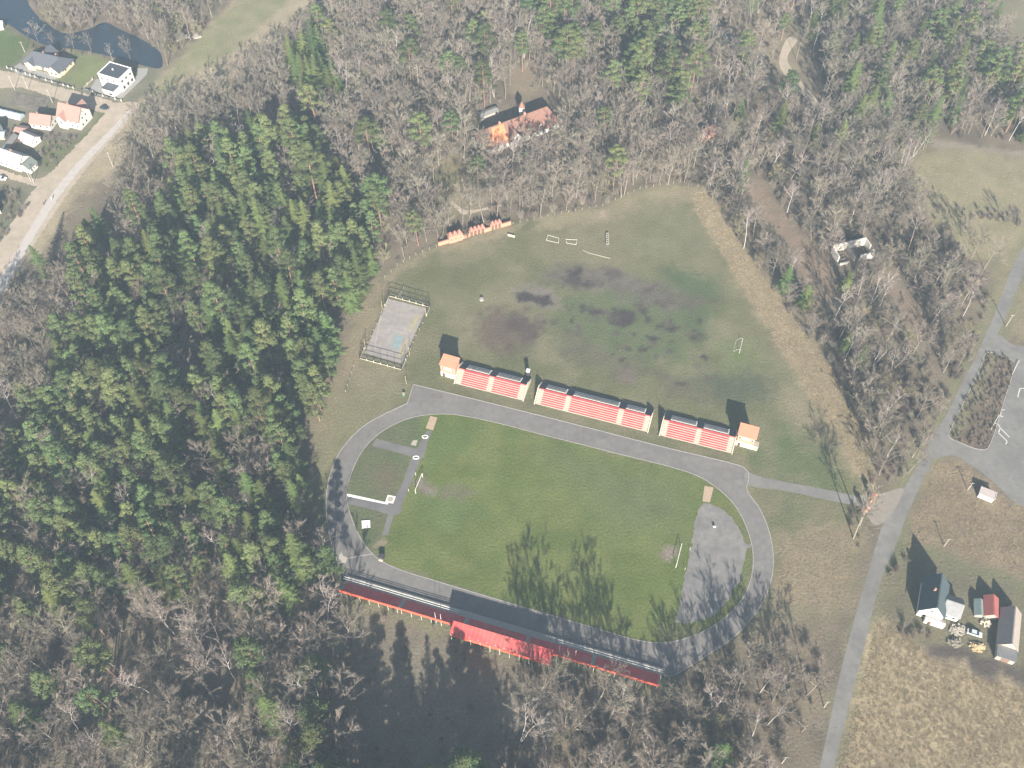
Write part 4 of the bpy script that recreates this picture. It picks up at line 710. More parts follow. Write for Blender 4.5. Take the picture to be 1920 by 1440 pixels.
def roof_slab(L, D, h, rise, axis='x', ov=.45, th=.16, hip=0.0):
    b = MB(); z0 = h - ov * rise / ((D if axis == 'x' else L) / 2)
    def slab(q):
        q = [Vector(p) for p in q]; n = (q[1] - q[0]).cross(q[2] - q[0]).normalized(); n = n if n.z > 0 else -n; k = len(q); V = [p + n * .02 for p in q] + [p + n * (th + .02) for p in q]
        b.add(V, [tuple(range(k))[::-1], tuple(range(k, 2 * k))] + [(i, (i + 1) % k, k + (i + 1) % k, k + i) for i in range(k)])
    if axis == 'x':
        r0, r1 = -ov + hip, L + ov - hip; y = D / 2; z = h + rise
        slab([(-ov, -ov, z0), (L + ov, -ov, z0), (r1, y, z), (r0, y, z)]); slab([(L + ov, D + ov, z0), (-ov, D + ov, z0), (r0, y, z), (r1, y, z)])
        if hip: slab([(L + ov, -ov, z0), (L + ov, D + ov, z0), (r1, y, z)]); slab([(-ov, D + ov, z0), (-ov, -ov, z0), (r0, y, z)])
    else:
        x = L / 2; z = h + rise
        slab([(-ov, D + ov, z0), (-ov, -ov, z0), (x, -ov, z), (x, D + ov, z)]); slab([(L + ov, -ov, z0), (L + ov, D + ov, z0), (x, D + ov, z), (x, -ov, z)])
    return b
def wing(root, x, y, L, D, h, rise, wm, rm, axis='x', hip=0.0, ov=.4, wins=(), chim=(), names=('wall', 'roof')):
    sh = lambda b: (setattr(b, 'v', [(p[0] + x, p[1] + y, p[2]) for p in b.v]), b)[1]
    wb = sh(gable_body(L, D, h, rise if not hip else .01, axis)); w = wb.build(names[0], wm, root)
    rf = sh(roof_slab(L, D, h, rise, axis, ov, .16, hip)).build(names[1], rm, root)
    for side, u, z, ww, hh in wins:
        c, n = {'f': ((x + u, y, z), (0, -1, 0)), 'b': ((x + u, y + D, z), (0, 1, 0)), 'l': ((x, y + u, z), (-1, 0, 0)), 'r': ((x + L, y + u, z), (1, 0, 0))}[side]; window(root, c, n, ww, hh)
    for cx, cy, top in chim: MB().box((x + cx, y + cy, top - .9), (.6, .6, 1.8)).build('chimney', mat('chimney_brick', (.4, .22, .16), .9, .2, 2), rf)
    return w, rf
def house(name, label, cat, A, B, D, h, rise, wm, rm, **kw):
    a, rz, L = frame(A, B); t = thing(name, label, cat, a, rz); kw.setdefault('axis', 'x'); wing(t, 0, 0, L, D, h, rise, wm, rm, **kw); return t, L
def door(root, c, nrm, w=1.0, h=2.1, m=None):
    n = Vector(nrm); t = Vector((-n.y, n.x, 0)); c = Vector(c); b = MB(); V = [c + t * (i * w / 2) + UP * (h / 2 + k * h / 2) + n * (j * .06 - .02) for i in (-1, 1) for j in (0, 1) for k in (-1, 1)]
    d = b.add(V, [(0, 1, 3, 2), (4, 6, 7, 5), (0, 4, 5, 1), (2, 3, 7, 6), (0, 2, 6, 4), (1, 5, 7, 3)]).build('door', m or mat('brown_door', (.12, .07, .045), .6, .1, 2), root)
    MB().box(c + t * (w * .36) + UP * 1.0 + n * .07, (.06, .06, .16)).build('handle', M_steel, d); return d

# ---- upper grandstand: three blocks, red benches facing the track, bare benches down the back
AZ = R(-17.2); o_up = G(851, 720); M_redb = M_red
M_plank = mat('pale_plank', (.62, .57, .5), .8, .12, 1.2); M_dark = mat('dark_or_shaded_concrete', (.12, .118, .122), .9, .12, 1.0)
ROWS, TR, RS = 7, .66, .46
def stand_block(x0, L, secs, label):
    org = o_up + Vector((math.cos(AZ) * x0, math.sin(AZ) * x0, 0)); t = thing('grandstand_block', label, 'grandstand', org, AZ, 'blocks of the two-sided grandstand')
    def profile(b, xa, xb, y0, tr, rs, n, back):
        pts = [(y0, 0.0)]
        for i in range(n): pts += [(y0 + i * tr, (i + 1) * rs), (y0 + (i + 1) * tr, (i + 1) * rs)]
        if back: pts += [(10.2, .35), (10.2, 0)]
        else: pts += [(y0 + n * tr, 0)]
        k = len(pts); V = [(xa, p, z) for p, z in pts] + [(xb, p, z) for p, z in pts]; o = len(b.v); b.v.extend(V)
        for tri in tessellate_polygon([[Vector((p, z, 0)) for p, z in pts]]): b.f.append(tuple(o + i for i in tri)); b.f.append(tuple(o + k + i for i in reversed(tri)))
        for i in range(k): b.f.append((o + i, o + (i + 1) % k, o + k + (i + 1) % k, o + k + i))
    b = MB(); profile(b, .35, L - .35, .4, TR, RS, ROWS, False); b.build('terrace', M_conc, t)
    yr = .4 + ROWS * TR; zr = ROWS * RS
    bk = MB(); n = 5; tr, rs = 1.02, zr / 5.4; pts = [(yr, 0), (yr, zr - .01)]
    for i in range(n): pts += [(yr + .5 + i * tr, zr - .01 - i * rs), (yr + .5 + i * tr, zr - .01 - (i + 1) * rs)]
    pts += [(yr + .5 + n * tr, zr - .01 - n * rs), (yr + .5 + n * tr, 0)]; k = len(pts); bk.v = [(.35, p, z) for p, z in pts] + [(L - .35, p, z) for p, z in pts]
    for tri in tessellate_polygon([[Vector((p, z, 0)) for p, z in pts]]): bk.f.append(tuple(tri)); bk.f.append(tuple(k + i for i in reversed(tri)))
    for i in range(k): bk.f.append((i, (i + 1) % k, k + (i + 1) % k, k + i))
    bk.build('rear_terrace', M_dark, t)  # north-facing steps: their shade is put into this darker concrete colour
    end = 10.2
    for x in (.12, L - .12):                                            # slanting side walls
        w = MB(); pr = [(.0, 0), (.0, .55), (yr, zr + .75), (yr + 1.2, zr + .75), (end, 1.0), (end, 0)]; k = len(pr); w.v = [(x - .13, p, z) for p, z in pr] + [(x + .13, p, z) for p, z in pr]
        w.f = [tuple(range(k)), tuple(range(k, 2 * k))[::-1]] + [(i, (i + 1) % k, k + (i + 1) % k, k + i) for i in range(k)]; w.build('side_wall', M_cream, t)
    for kind, xa, xb in secs:
        if kind == 's':
            s = MB()
            for i in range(ROWS * 2): s.box(((xa + xb) / 2, .4 + (i + .5) * TR / 2, (i + 1) * RS / 2 + .03), (xb - xa, TR / 2 - .03, .09))
            s.build('stair', M_cream, t)
        else:
            for i in range(ROWS):
                w = MB().box(((xa + xb) / 2, .4 + i * TR + .27, (i + 1) * RS + .12), (xb - xa, .46, .10))
                for q in np.arange(xa + .3, xb, 2.4): w.box((q, .4 + i * TR + .25, (i + 1) * RS + .035), (.08, .3, .07))
                w.build('bench', M_redb, t)
            for i in range(4):
                w = MB().box(((xa + xb) / 2, yr + .5 + i * tr + .35, zr - (i + 1) * rs + .72), (xb - xa - .6, .30, .07))
                for q in np.arange(xa + .8, xb - .4, 2.4): w.box((q, yr + .5 + i * tr + .35, zr - (i + 1) * rs + .35), (.07, .07, .7))
                w.build('rear_bench', M_plank, t)
    MB().box((L / 2, yr + .12, zr + .11), (L - .8, .3, .2)).build('ridge_board', M_redb, t)
    return t
stand_block(0, 27.0, [('s', .5, 2.5), ('b', 2.7, 12.4), ('s', 12.5, 14.4), ('b', 14.5, 24.4), ('s', 24.5, 26.5)], 'left block of red bench grandstand, beside the booth near the court')
stand_block(31.0, 42.7, [('s', .5, 2.4), ('b', 2.5, 10.9), ('s', 11, 12.8), ('b', 12.9, 30.6), ('s', 30.7, 32.5), ('b', 32.6, 40.3), ('s', 40.4, 42.2)], 'longest block of red bench grandstand, in the middle')
stand_block(77.7, 26.4, [('s', .5, 2.3), ('b', 2.4, 12.4), ('s', 12.5, 14.2), ('b', 14.3, 24.0), ('s', 24.1, 25.9)], 'right block of red bench grandstand, beside the booth near the access path')
# ---- orange booths at both ends
M_orange = mat('orange_render', (.58, .25, .17), .85, .08, 1.0); M_orroof = mat('orange_sheet_roof', (.60, .24, .15), .6, .08, .8)
def booth(A, B, label, annex):
    a, rz, L = frame(A, B); t = thing('commentary_booth', label, 'booth', a, rz); D = 4.2
    MB().box((L / 2, D / 2, 1.3), (L, D, 2.6)).build('base_wall', M_white, t); MB().box((L / 2, D / 2, 4.7), (L - .1, D - .1, 4.2)).build('wall', M_orange, t)
    b = MB(); V = [(-.3, -.4, 6.85), (L + .3, -.4, 6.85), (L + .3, D + .3, 7.75), (-.3, D + .3, 7.75)]; b.add([*V, *[(x, y, z + .18) for x, y, z in V]], [(3, 2, 1, 0), (4, 5, 6, 7), (0, 1, 5, 4), (1, 2, 6, 5), (2, 3, 7, 6), (3, 0, 4, 7)]).build('roof', M_orroof, t)
    MB().box((L / 2, D - .06, 7.1), (L - .12, .1, .8)).build('rear_parapet', M_orange, t)
    s = MB().box((L / 2, -.03, 5.2), (2.4, .08, 1.5)).build('sign', M_white, t)
    r = random.Random(5); lt = MB()
    for i in range(5): lt.box((L / 2 - .9 + i * .45, -.085, 5.2 + .2), (.26, .02, .38)); lt.box((L / 2 - .9 + i * .45, -.085, 5.2 - .35), (.3, .02, .2))
    lt.build('sign_mark', mat('faded_red_print', (.55, .32, .26), .8, .1, 2), s)
    for x in (.9, L - .9): window(t, (x, -.0 + .05, 5.1), (0, -1, 0), .9, 1.1)
    door(t, (1.2, 0, 0), (0, -1, 0))
    if annex: MB().box((L + .9, 1.0, 1.3), (1.7, 2.2, 2.6)).build('annex', M_conc, t)
    return t
booth((827, 704), (855, 712), 'orange booth with white base at the left end of the red stands', False)
booth((1378, 834), (1410, 843), 'orange booth with white base at the right end of the red stands', True)
# ---- lower grandstand by the near straight
o_lo = G(645, 1110); LO = lambda x, y=0: o_lo + Vector((math.cos(AZ) * x - math.sin(AZ) * y, math.sin(AZ) * x + math.cos(AZ) * y, 0))
t = thing('lower_grandstand', 'long low red terrace with railing along the near straight of the track', 'grandstand', o_lo, AZ)
pr = [(-1.2, 2.55), (-1.2, 3.05)]
for i in range(5): pr += [(-1.2 + (i + 1) * .84, 3.05 - i * .46), (-1.2 + (i + 1) * .84, 3.05 - (i + 1) * .46)]
pr += [(5.2, .75), (5.2, 0), (3.0, 0)]
for xa, xb in ((0, 19.2), (20.6, 40.6), (42, 60.8), (62.2, 82), (83.4, 103)):
    b = MB(); k = len(pr); b.v = [(xa - .7, p, z) for p, z in pr] + [(xb + .7, p, z) for p, z in pr]
    for tri in tessellate_polygon([[Vector((p, z, 0)) for p, z in pr]]): b.f.append(tuple(tri)); b.f.append(tuple(k + i for i in reversed(tri)))
    for i in range(k): b.f.append((i, (i + 1) % k, k + (i + 1) % k, k + i))
    b.build('terrace', M_conc, t)
    for i in range(5): MB().box(((xa + xb) / 2, -1.2 + i * .84 + .42, 3.05 - i * .46 + .16), (xb - xa, .70, .10)).build('bench', M_red, t)
    MB().box(((xa + xb) / 2, -1.33, 3.25), (xb - xa + 1.2, .14, 1.3)).build('back_board', M_redwall, t)
    for q in np.arange(xa, xb + .1, (xb - xa) / 6): MB().box((q, -1.5, 1.45), (.16, .16, 2.9)).build('support_post', M_cream, t)
for xa, xb in ((-1.5, 38.0), (70.5, 104)):
    for y, mm in ((3.75, M_white), (4.4, M_white), (5.05, M_dark)):
        MB().bar((xa, y, 1.55), (xb, y, 1.55), .12, .1).build('rail', mm, t)
        for q in np.arange(xa, xb + .1, 4): MB().box((q, y, 1.12), (.09, .09, .8)).build('rail_post', M_dark, t)
c = thing('roofed_stand', 'bright red sheet roof of the covered stand behind the lower terrace', 'stand roof', LO(38.3, -5.2), AZ); Lc = 32.1
M_redfold = mat('red_roof_fold', (.44, .06, .058), .55, .1, .5, spec=.3)
for i in range(23):
    xa = i * Lc / 23; V = [(xa + .01, -.15, 5.75), (xa + Lc / 23 - .01, -.15, 5.75), (xa + Lc / 23 - .01, 3.85, 6.8), (xa + .01, 3.85, 6.8)]
    p = MB().add([*V, *[(x, y, z + .06) for x, y, z in V]], [(3, 2, 1, 0), (4, 5, 6, 7), (0, 1, 5, 4), (1, 2, 6, 5), (2, 3, 7, 6), (3, 0, 4, 7)]).build('roof_panel', M_redroof, c)
    MB().bar((xa, -.15, 5.85), (xa, 3.85, 6.9), .07, .09).build('seam', M_redfold, p)
    if i % 2 == 0: MB().box((xa + .7, .35, 6.0), (.16, .16, .22)).build('roof_bolt', M_white, p)
MB().box((Lc / 2, .35, 4.3), (Lc, .14, 2.9)).build('back_wall', M_redwall, c)
for q in np.arange(.3, Lc, 3.15):
    MB().box((q, .15, 2.85), (.15, .15, 5.7)).build('post', M_cream, c); MB().box((q, 3.3, 3.3), (.16, .16, 6.6)).build('post', M_cream, c)
MB().box((Lc / 2, 1.9, 2.9), (Lc, 3.0, .2)).build('floor_slab', M_conc, c)
for i in range(3): MB().box((Lc / 2, .9 + i * .9, 3.9 - i * .3), (Lc - .6, .5, .1)).build('bench', M_red, c)
for px, h in (((818, 1168), 8), ((828, 1170), 7.5), ((1048, 1228), 7.5), ((1063, 1232), 7.5), ((1078, 1236), 7)):
    g_ = G(*px); o = MB().tube([(0, 0, 0), (0, 0, h * .6), (0, 0, h)], [.09, .075, .05], 6).tube([(0, 0, h), (0, 0, h + .12)], [.09, .09], 6).build('flagpole', M_white); o.location = g_
    tag(o, {818: 'white flagpole behind the lower terrace, farthest from its covered stand on the left', 828: 'white flagpole left of the covered stand roof, nearer to it', 1048: 'white flagpole just right of the covered stand roof', 1063: 'middle of the three white flagpoles right of the covered stand', 1078: 'rightmost white flagpole behind the lower terrace'}[px[0]], 'flagpole', 'flagpoles behind the lower terrace')
# ---- brick entrance with pyramid roofs
a, rz, L = frame((822, 461), (958, 421)); t = thing('brick_gateway', 'orange brick wall with three groups of pyramid-roofed gate towers', 'gateway', a, rz)
M_pyr = mat('brick_red_roof', (.33, .155, .12), .9, .15, 1.5)
def pyr(x, y, w, z, hh): MB().add([(x - w, y - w, z), (x + w, y - w, z), (x + w, y + w, z), (x - w, y + w, z), (x, y, z + hh)], [(3, 2, 1, 0), (0, 1, 4), (1, 2, 4), (2, 3, 4), (3, 0, 4)]).build('pyramid_roof', M_pyr, t)
for xa, xb in ((0, 4.6), (10.6, 13.6), (20.6, 23.2), (28.2, L)): MB().box(((xa + xb) / 2, 0, 1.0), (xb - xa, .4, 2.0)).build('wall_panel', M_brick, t); MB().box(((xa + xb) / 2, 0, 2.06), (xb - xa, .55, .12)).build('coping', M_pyr, t)
for i in range(3):
    x = 5.6 + i * 2.0; MB().box((x, .4, 1.75), (1.92, 2.2, 3.5)).build('ticket_booth', M_brick, t); MB().box((x, -.72, 1.9), (.8, .06, 1.0)).build('shutter', M_pyr, t); pyr(x, .4, 1.2, 3.5, 2.3)
for x0, n in ((13.9, 5), (23.4, 4)):
    st_ = (6.6 if n == 5 else 4.6) / (n - 1)
    for i in range(n): MB().box((x0 + i * st_, .2, 1.6), (.42, .6, 3.2)).build('pier', M_brick, t)
    for i in range(n - 1):
        x = x0 + (i + .5) * st_; MB().box((x, .2, 3.0), (st_ - .43, .55, .5)).build('arch_beam', M_brick, t); pyr(x, .2, st_ * .56, 3.26, 2.1); MB().box((x, .2, 1.2), (st_ - .5, .05, 2.2)).build('gate_leaf', mat('rust_iron', (.16, .09, .07), .7, .2, 3), t)
# ---- fences of concrete posts and wire
def fence(label, px, step, h=1.4, w=.13):
    P = [G(*p) for p in px]; t = thing('post_and_wire_fence', label, 'fence', P[0]); o = P[0]; pts = []
    for a, b in zip(P, P[1:]):
        n = max(1, round((b - a).length / step)); pts += [a + (b - a) * (i / n) for i in range(n)]
    pts.append(P[-1]); base = MB().box((0, 0, h / 2), (w, w, h)).mesh('fence_post', mat('old_post', (.36, .33, .28), .9, .2, 1.0))
    for p in pts: q = link('post', base, t); q.location = p - o
    for z in (h * .45, h * .9):
        for a, b in zip(P, P[1:]): MB().bar(a - o + UP * z, b - o + UP * z, .03).build('wire', M_steel, t)
fence('row of pale concrete posts along the wood from the brick gateway to the top corner', [(962, 420), (1040, 403), (1130, 386), (1200, 354), (1275, 342), (1308, 350)], 3.1)
fence('row of pale posts running from the brick gateway down towards the court', [(818, 463), (780, 478), (745, 498), (722, 520)], 3.2)
fence('short row of pale posts beside the court corner', [(757, 541), (748, 558), (737, 575)][:2], 1.4)
fence('row of pale posts in the dry grass left of the track', [(663, 688), (655, 712), (648, 735)], 3.0)
# ---- ball court with netting at both ends
sheet('court_surface', [GP([(727, 560), (800, 578), (753, 682), (684, 662)])], .03, mat('court_concrete', (.245, .222, .205), .93, .2, .5, hue=(.285, .262, .245)))
sheet('court_paint', [GP([(741, 627), (757, 631), (747, 655), (733, 651)])], .035, mat('faded_blue_paint', (.21, .265, .27), .9, .16, .7)); sheet('court_paint', [GP([(762, 634), (768, 636), (752, 672), (745, 670)]), ], .035, mat('faded_yellow_paint', (.30, .27, .17), .9, .25, 1.0)); sheet('court_paint', [GP([(780, 590), (788, 592), (772, 622), (765, 620)])], .035, MATS['faded_yellow_paint'])
for nm, q in (('mid', ((725, 616), (765, 627))), ('side', ((716, 580), (702, 655))), ):
    p0, p1 = G(*q[0]), G(*q[1]); d = (p1 - p0).normalized(); s = Vector((-d.y, d.x, 0)) * .12; sheet('court_line', [[tuple((p0 - s)[:2]), tuple((p1 - s)[:2]), tuple((p1 + s)[:2]), tuple((p0 + s)[:2])]], .039, mat('faded_line', (.36, .34, .31), .9, .3, 1.5))
def net_end(label, corners, n):
    P = [G(*p) for p in corners]; o = P[0]; t = thing('court_netting', label, 'court fence', o)
    for a, b, m in zip(P, P[1:], n):
        for i in range(m + 1):
            p = a + (b - a) * (i / m) - o; MB().box(p + UP * .7, (.2, .2, 1.4)).build('post', M_cream, t); MB().bar(p + UP * 1.4, p + UP * 4.0, .12).build('upright', M_steel, t)
        for z in (1.3, 2.6, 3.95): MB().bar(a - o + UP * z, b - o + UP * z, .11).build('rail', M_steel, t)
        MB().bar(a - o + UP * .35, b - o + UP * .35, .1, .25).build('board', M_cream, t)
net_end('dark netting on pale posts at the far end of the court', [(722, 574), (730, 556), (806, 577), (800, 592)], (1, 6, 1)); net_end('dark netting on pale posts at the near end of the court', [(683, 655), (675, 673), (753, 694), (761, 676)], (1, 6, 1))
fence('low white posts along the left side of the court', [(720, 580), (707, 608), (684, 654)], 3.4, .7, .2); fence('low white posts along the right side of the court', [(799, 594), (780, 630), (764, 668)], 3.4, .7, .2)
for px, lab in (((717, 579), 'tall tan post at the upper left corner of the court'), ((685, 652), 'tall tan post at the lower left corner of the court'), ((768, 666), 'tall tan post at the lower right corner of the court'), ((799, 593), 'tall tan post at the upper right corner of the court'), ((762, 720), 'pale post standing between court and track corner')):
    o = MB().tube([(0, 0, 0), (0, 0, 4.6)], [.11, .08], 6).box((0, 0, 4.65), (.5, .08, .1)).build('tall_post', mat('tan_wood', (.4, .3, .2), .9, .15, 1)); o.location = G(*px); tag(o, lab, 'post')
# ---- goals and things on the grass
def goal(label, A, B, h=2.44, deep=2.0, r=.07, back=True, side=1):
    a, b = G(*A), G(*B); d = b - a; L = d.length; t = thing('football_goal', label, 'goal', a, math.atan2(d.y, d.x))
    for x in (0, L): MB().tube([(x, 0, 0), (x, 0, h)], [r, r], 8).build('post', M_white, t)
    MB().tube([(-r, 0, h), (L + r, 0, h)], [r, r], 8).build('crossbar', M_white, t)
    if back:
        for x in (0, L): MB().tube([(x, side * deep, 0), (x, side * deep, 1.7)], [.06, .06], 6).build('net_post', M_white, t)
    else:
        for x in (0, L): MB().tube([(x, 0, h), (x, side * deep * .4, h), (x, side * deep, 0)], [.04] * 3, 5).build('stay', M_white, t)
        MB().tube([(0, side * deep, 0), (L, side * deep, 0)], [.04] * 2, 5).build('ground_bar', M_white, t)
    return t
goal('white goal at the left end of the football pitch', (779.5, 925), (792.5, 894.5), side=1, deep=2.6, r=.1); goal('white goal at the right end of the football pitch', (1267, 1064), (1276.5, 1026), side=-1, deep=3, r=.1)
goal('white portable goal on the right part of the practice field', (1386, 662), (1391, 641), h=2, deep=2.2, r=.06, back=False, side=1)
def flatframe(label, pts):
    P = [G(*p) for p in pts]; t = thing('goal_frame', label, 'goal frame', P[0])
    for a, b in zip(P, P[1:] + P[:1]): MB().bar(a - P[0] + UP * .12, b - P[0] + UP * .12, .09).build('tube', M_white, t)
    for p in P[:2]: MB().bar(p - P[0] + UP * .1, p - P[0] + UP * 1.0, .1).build('upright', M_white, t)
flatframe('left of two pale frames lying near the top of the practice field', [(1025, 451), (1047, 456), (1048, 447), (1027, 441)]); flatframe('right of two pale frames lying near the top of the practice field', [(1062, 456), (1080, 459), (1082, 450), (1061, 449)])
o = MB().bar((0, 0, .1), (9, -3.2, .1), .14, .12).bar((.2, 0, .1), (-2, 1.4, .1), .12, .1).build('broken_pole', M_cream); o.location = G(1102, 474); tag(o, 'thin pale pole lying on the practice field below the frames', 'pole')
t = thing('equipment_rack', 'long narrow pale rack standing near the top of the practice field', 'rack', G(1139, 461), R(88))
for y in (-.5, .5): MB().bar((0, y, .9), (6.2, y, .9), .12, .3).build('beam', M_cream, t)
for x in np.arange(.2, 6.3, 1.2):
    MB().box((x, 0, .45), (.1, 1.0, .9)).build('leg_frame', M_dark, t); MB().box((x, 0, 1.08), (.5, .9, .06)).build('slat', M_conc, t)
t = thing('small_bench', 'small pale bench on the grass right of the brick gateway', 'bench', G(952, 443), R(-20)); MB().box((1.5, 0, .5), (3.2, .6, .1)).build('seat', M_cream, t); MB().box((1.5, .32, .85), (3.2, .08, .5)).build('backrest', M_cream, t)
for x in (.2, 2.8): MB().box((x, 0, .23), (.12, .5, .45)).build('leg', M_steel, t)
t = thing('well_cover', 'small pale block with a dark hatch on the left of the practice field', 'well', G(903, 562)); MB().tube([(0, 0, 0), (0, 0, .6)], [.9, .8], 10).build('ring', M_conc, t); MB().box((-.1, 1.0, .35), (1.0, .7, .7)).build('hatch', M_steel, t)
def slab(name, label, pts, z, m, ring=None):
    P = [G(*p) for p in pts]; c = sum(P, Vector()) / len(P); t = thing(name, label, 'slab', c); MB().prism([tuple((p - c)[:2]) for p in P], 0.0, z).build('slab', m, t)
    if ring: MB().tube([(0, 0, z), (0, 0, z + .02)], [ring, ring], 20).build('ring', M_conc, t)
slab('throwing_slab', 'white square slab with a grey ring at the end of the white line', [(727, 928), (742, 931), (737, 944), (722, 942)], .07, M_white, 1.05)
slab('concrete_slab', 'white square slab on the grass below the throwing ring', [(678, 977), (694, 976), (694.5, 989), (679, 991)], .35, M_white); slab('concrete_slab', 'pale square slab beside the upper infield path', [(774, 826), (783, 825), (780, 836), (770, 834)], .05, M_conc)
for px, lab in (((797, 819), 'small white oval ring on the path nearest the sand pit'), ((780, 858), 'small white oval ring at the path crossing')):
    b = MB(); n = 16; b.tube([(1.05 * math.cos(i * 2 * math.pi / n), .62 * math.sin(i * 2 * math.pi / n), .04) for i in range(n + 1)], [.16] * (n + 1), 5); o = b.build('marker_ring', M_white); o.location = (*G(*px)[:2], .03); tag(o, lab, 'ring')
t = thing('equipment_box', 'small black box on the infield edge at the lower left bend', 'box', G(716, 1046), R(-15)); MB().box((0, 0, .8), (1.6, 1.3, 1.6)).build('body', M_steel, t); MB().box((0, 0, 1.65), (1.8, 1.5, .1)).build('lid', M_steel, t); MB().box((0, -1.0, .15), (1.4, .6, .3)).build('step', M_cream, t)
t = thing('litter_bin', 'small green bin on the grass by the track corner', 'bin', G(757, 741)); MB().tube([(0, 0, 0), (0, 0, 1.1)], [.42, .5], 10).build('body', mat('green_enamel', (.12, .26, .17), .5, .1, 1), t); MB().tube([(0, 0, 1.1), (0, 0, 1.2)], [.54, .54], 10).build('rim', M_conc, t)
t = thing('loudspeaker_cabinet', 'white box cabinet on the back of the left red stand', 'cabinet', tuple(G(990, 706, 0)[:2]) + (0,), AZ); MB().box((0, 0, 1.8), (1.2, 1.0, 3.6)).build('mast', M_steel, t); MB().box((0, -.1, 3.9), (1.3, 1.2, .8)).build('cabinet', M_white, t)
t = thing('bollard_sign', 'small white board on the worn surface at the right bend', 'sign', G(1339, 990)); MB().box((0, 0, .9), (.9, .06, .7)).build('board', M_white, t); MB().box((0, .05, .45), (.08, .08, .9)).build('post', M_steel, t)
# ------------------------------------------------------------------ houses
M_wwall = mat('white_render', (.64, .62, .56), .85, .08, .8); M_yellow = mat('cream_render', (.68, .58, .38), .85, .08, .8); M_redtile = mat('faded_red_roof', (.33, .19, .16), .85, .18, 1.2); M_greyroof = mat('pale_fibre_roof', (.42, .40, .37), .9, .15, 1.0)
M_tarroof = mat('tar_roof', (.055, .06, .07), .85, .1, .8); M_tealroof = mat('dark_teal_roof', (.07, .095, .1), .7, .1, .8); M_metalroof = mat('zinc_roof', (.15, .152, .155), .5, .2, .7, spec=.4); M_paving = mat('grey_paving', (.27, .26, .245), .9, .12, 1.5)
W4 = lambda n, L, z, w=1.1, h=1.3, s='f': [(s, L * (i + .5) / n, z, w, h) for i in range(n)]
# village, cream bungalow
a, rz, L = frame((48, 124), (120, 141)); t = thing('village_house', 'cream bungalow with a wide dark grey hipped roof', 'house', a, rz)
wing(t, 0, 0, L, 9, 2.9, 3.4, M_yellow, M_slate, hip=4.5, ov=.6, wins=W4(5, L, 1.6) + W4(2, 9, 1.6, s='r'), chim=[(9, 5.5, 6.6), (15, 6.5, 6.2)]); wing(t, L - 6.5, -2.2, 6, 6, 2.9, 2.6, M_yellow, M_slate, axis='y', ov=.5, wins=[('f', 1.8, 1.6, 1.4, 1.4), ('f', 4.2, 1.6, 1.4, 1.4)]); wing(t, 2.5, -1.5, 4, 4, 2.9, 1.9, M_yellow, M_slate, axis='y', ov=.4)
wing(t, 5, 6, 6, 6, 2.9, 3.0, M_yellow, M_slate, axis='y', ov=.4); door(t, (10, 0, 0), (0, -1, 0))
sheet('house_paving', [GP([(38, 118), (48, 126), (118, 143), (95, 152), (30, 138), (22, 128)])], .021, M_paving)
# village, flat-roofed white house
a = G(183, 138, 7); b_ = G(222, 149.5, 7); rz = math.atan2(b_.y - a.y, b_.x - a.x); Lh = (b_ - a).length; t = thing('flat_roofed_house', 'white two-storey house with a dark flat roof and garage wing', 'house', (a.x, a.y, 0), rz)
MB().box((Lh / 2, 4.8, 3.4), (Lh, 9.6, 6.8)).build('wall', M_wwall, t); rf = MB().box((Lh / 2, 4.8, 6.93), (Lh - .5, 9.1, .22)).build('roof', M_tarroof, t)
for c, s in (((Lh / 2, .1, 7.0), (Lh + .4, .5, .42)), ((Lh / 2, 9.5, 7.0), (Lh + .4, .5, .42)), ((.05, 4.8, 7.0), (.5, 8.9, .42)), ((Lh - .05, 4.8, 7.0), (.5, 8.9, .42))): MB().box(c, s).build('parapet', M_white, rf)
MB().box((5, 5, 7.4), (.5, .5, .8)).build('chimney', M_white, rf)
for i in range(3): window(t, (Lh, 1.8 + i * 3, 1.5), (1, 0, 0), 1.6, 1.8); window(t, (Lh, 1.8 + i * 3, 4.9), (1, 0, 0), 1.4, 1.3)
for i in range(3): window(t, (1.6 + i * 3.4, 0, 4.9), (0, -1, 0), 1.3, 1.3)
MB().box((Lh - 4.2, -2.4, 1.7), (6.4, 4.8, 3.4)).build('garage_wing', M_wwall, t); MB().box((Lh - 4.2, -2.4, 3.5), (6.8, 5.2, .2)).build('garage_roof', M_slate, t); MB().box((Lh - 6, -4.83, 1.2), (2.6, .06, 2.2)).build('garage_door', M_conc, t); MB().box((Lh - 3, -4.83, 1.3), (1.5, .06, 1.3)).build('pane', M_glass, t)
sheet('house_paving', [GP([(168, 168), (180, 148), (205, 150), (258, 142), (258, 128), (278, 128), (275, 140), (228, 186), (200, 178)])], .023, M_paving)
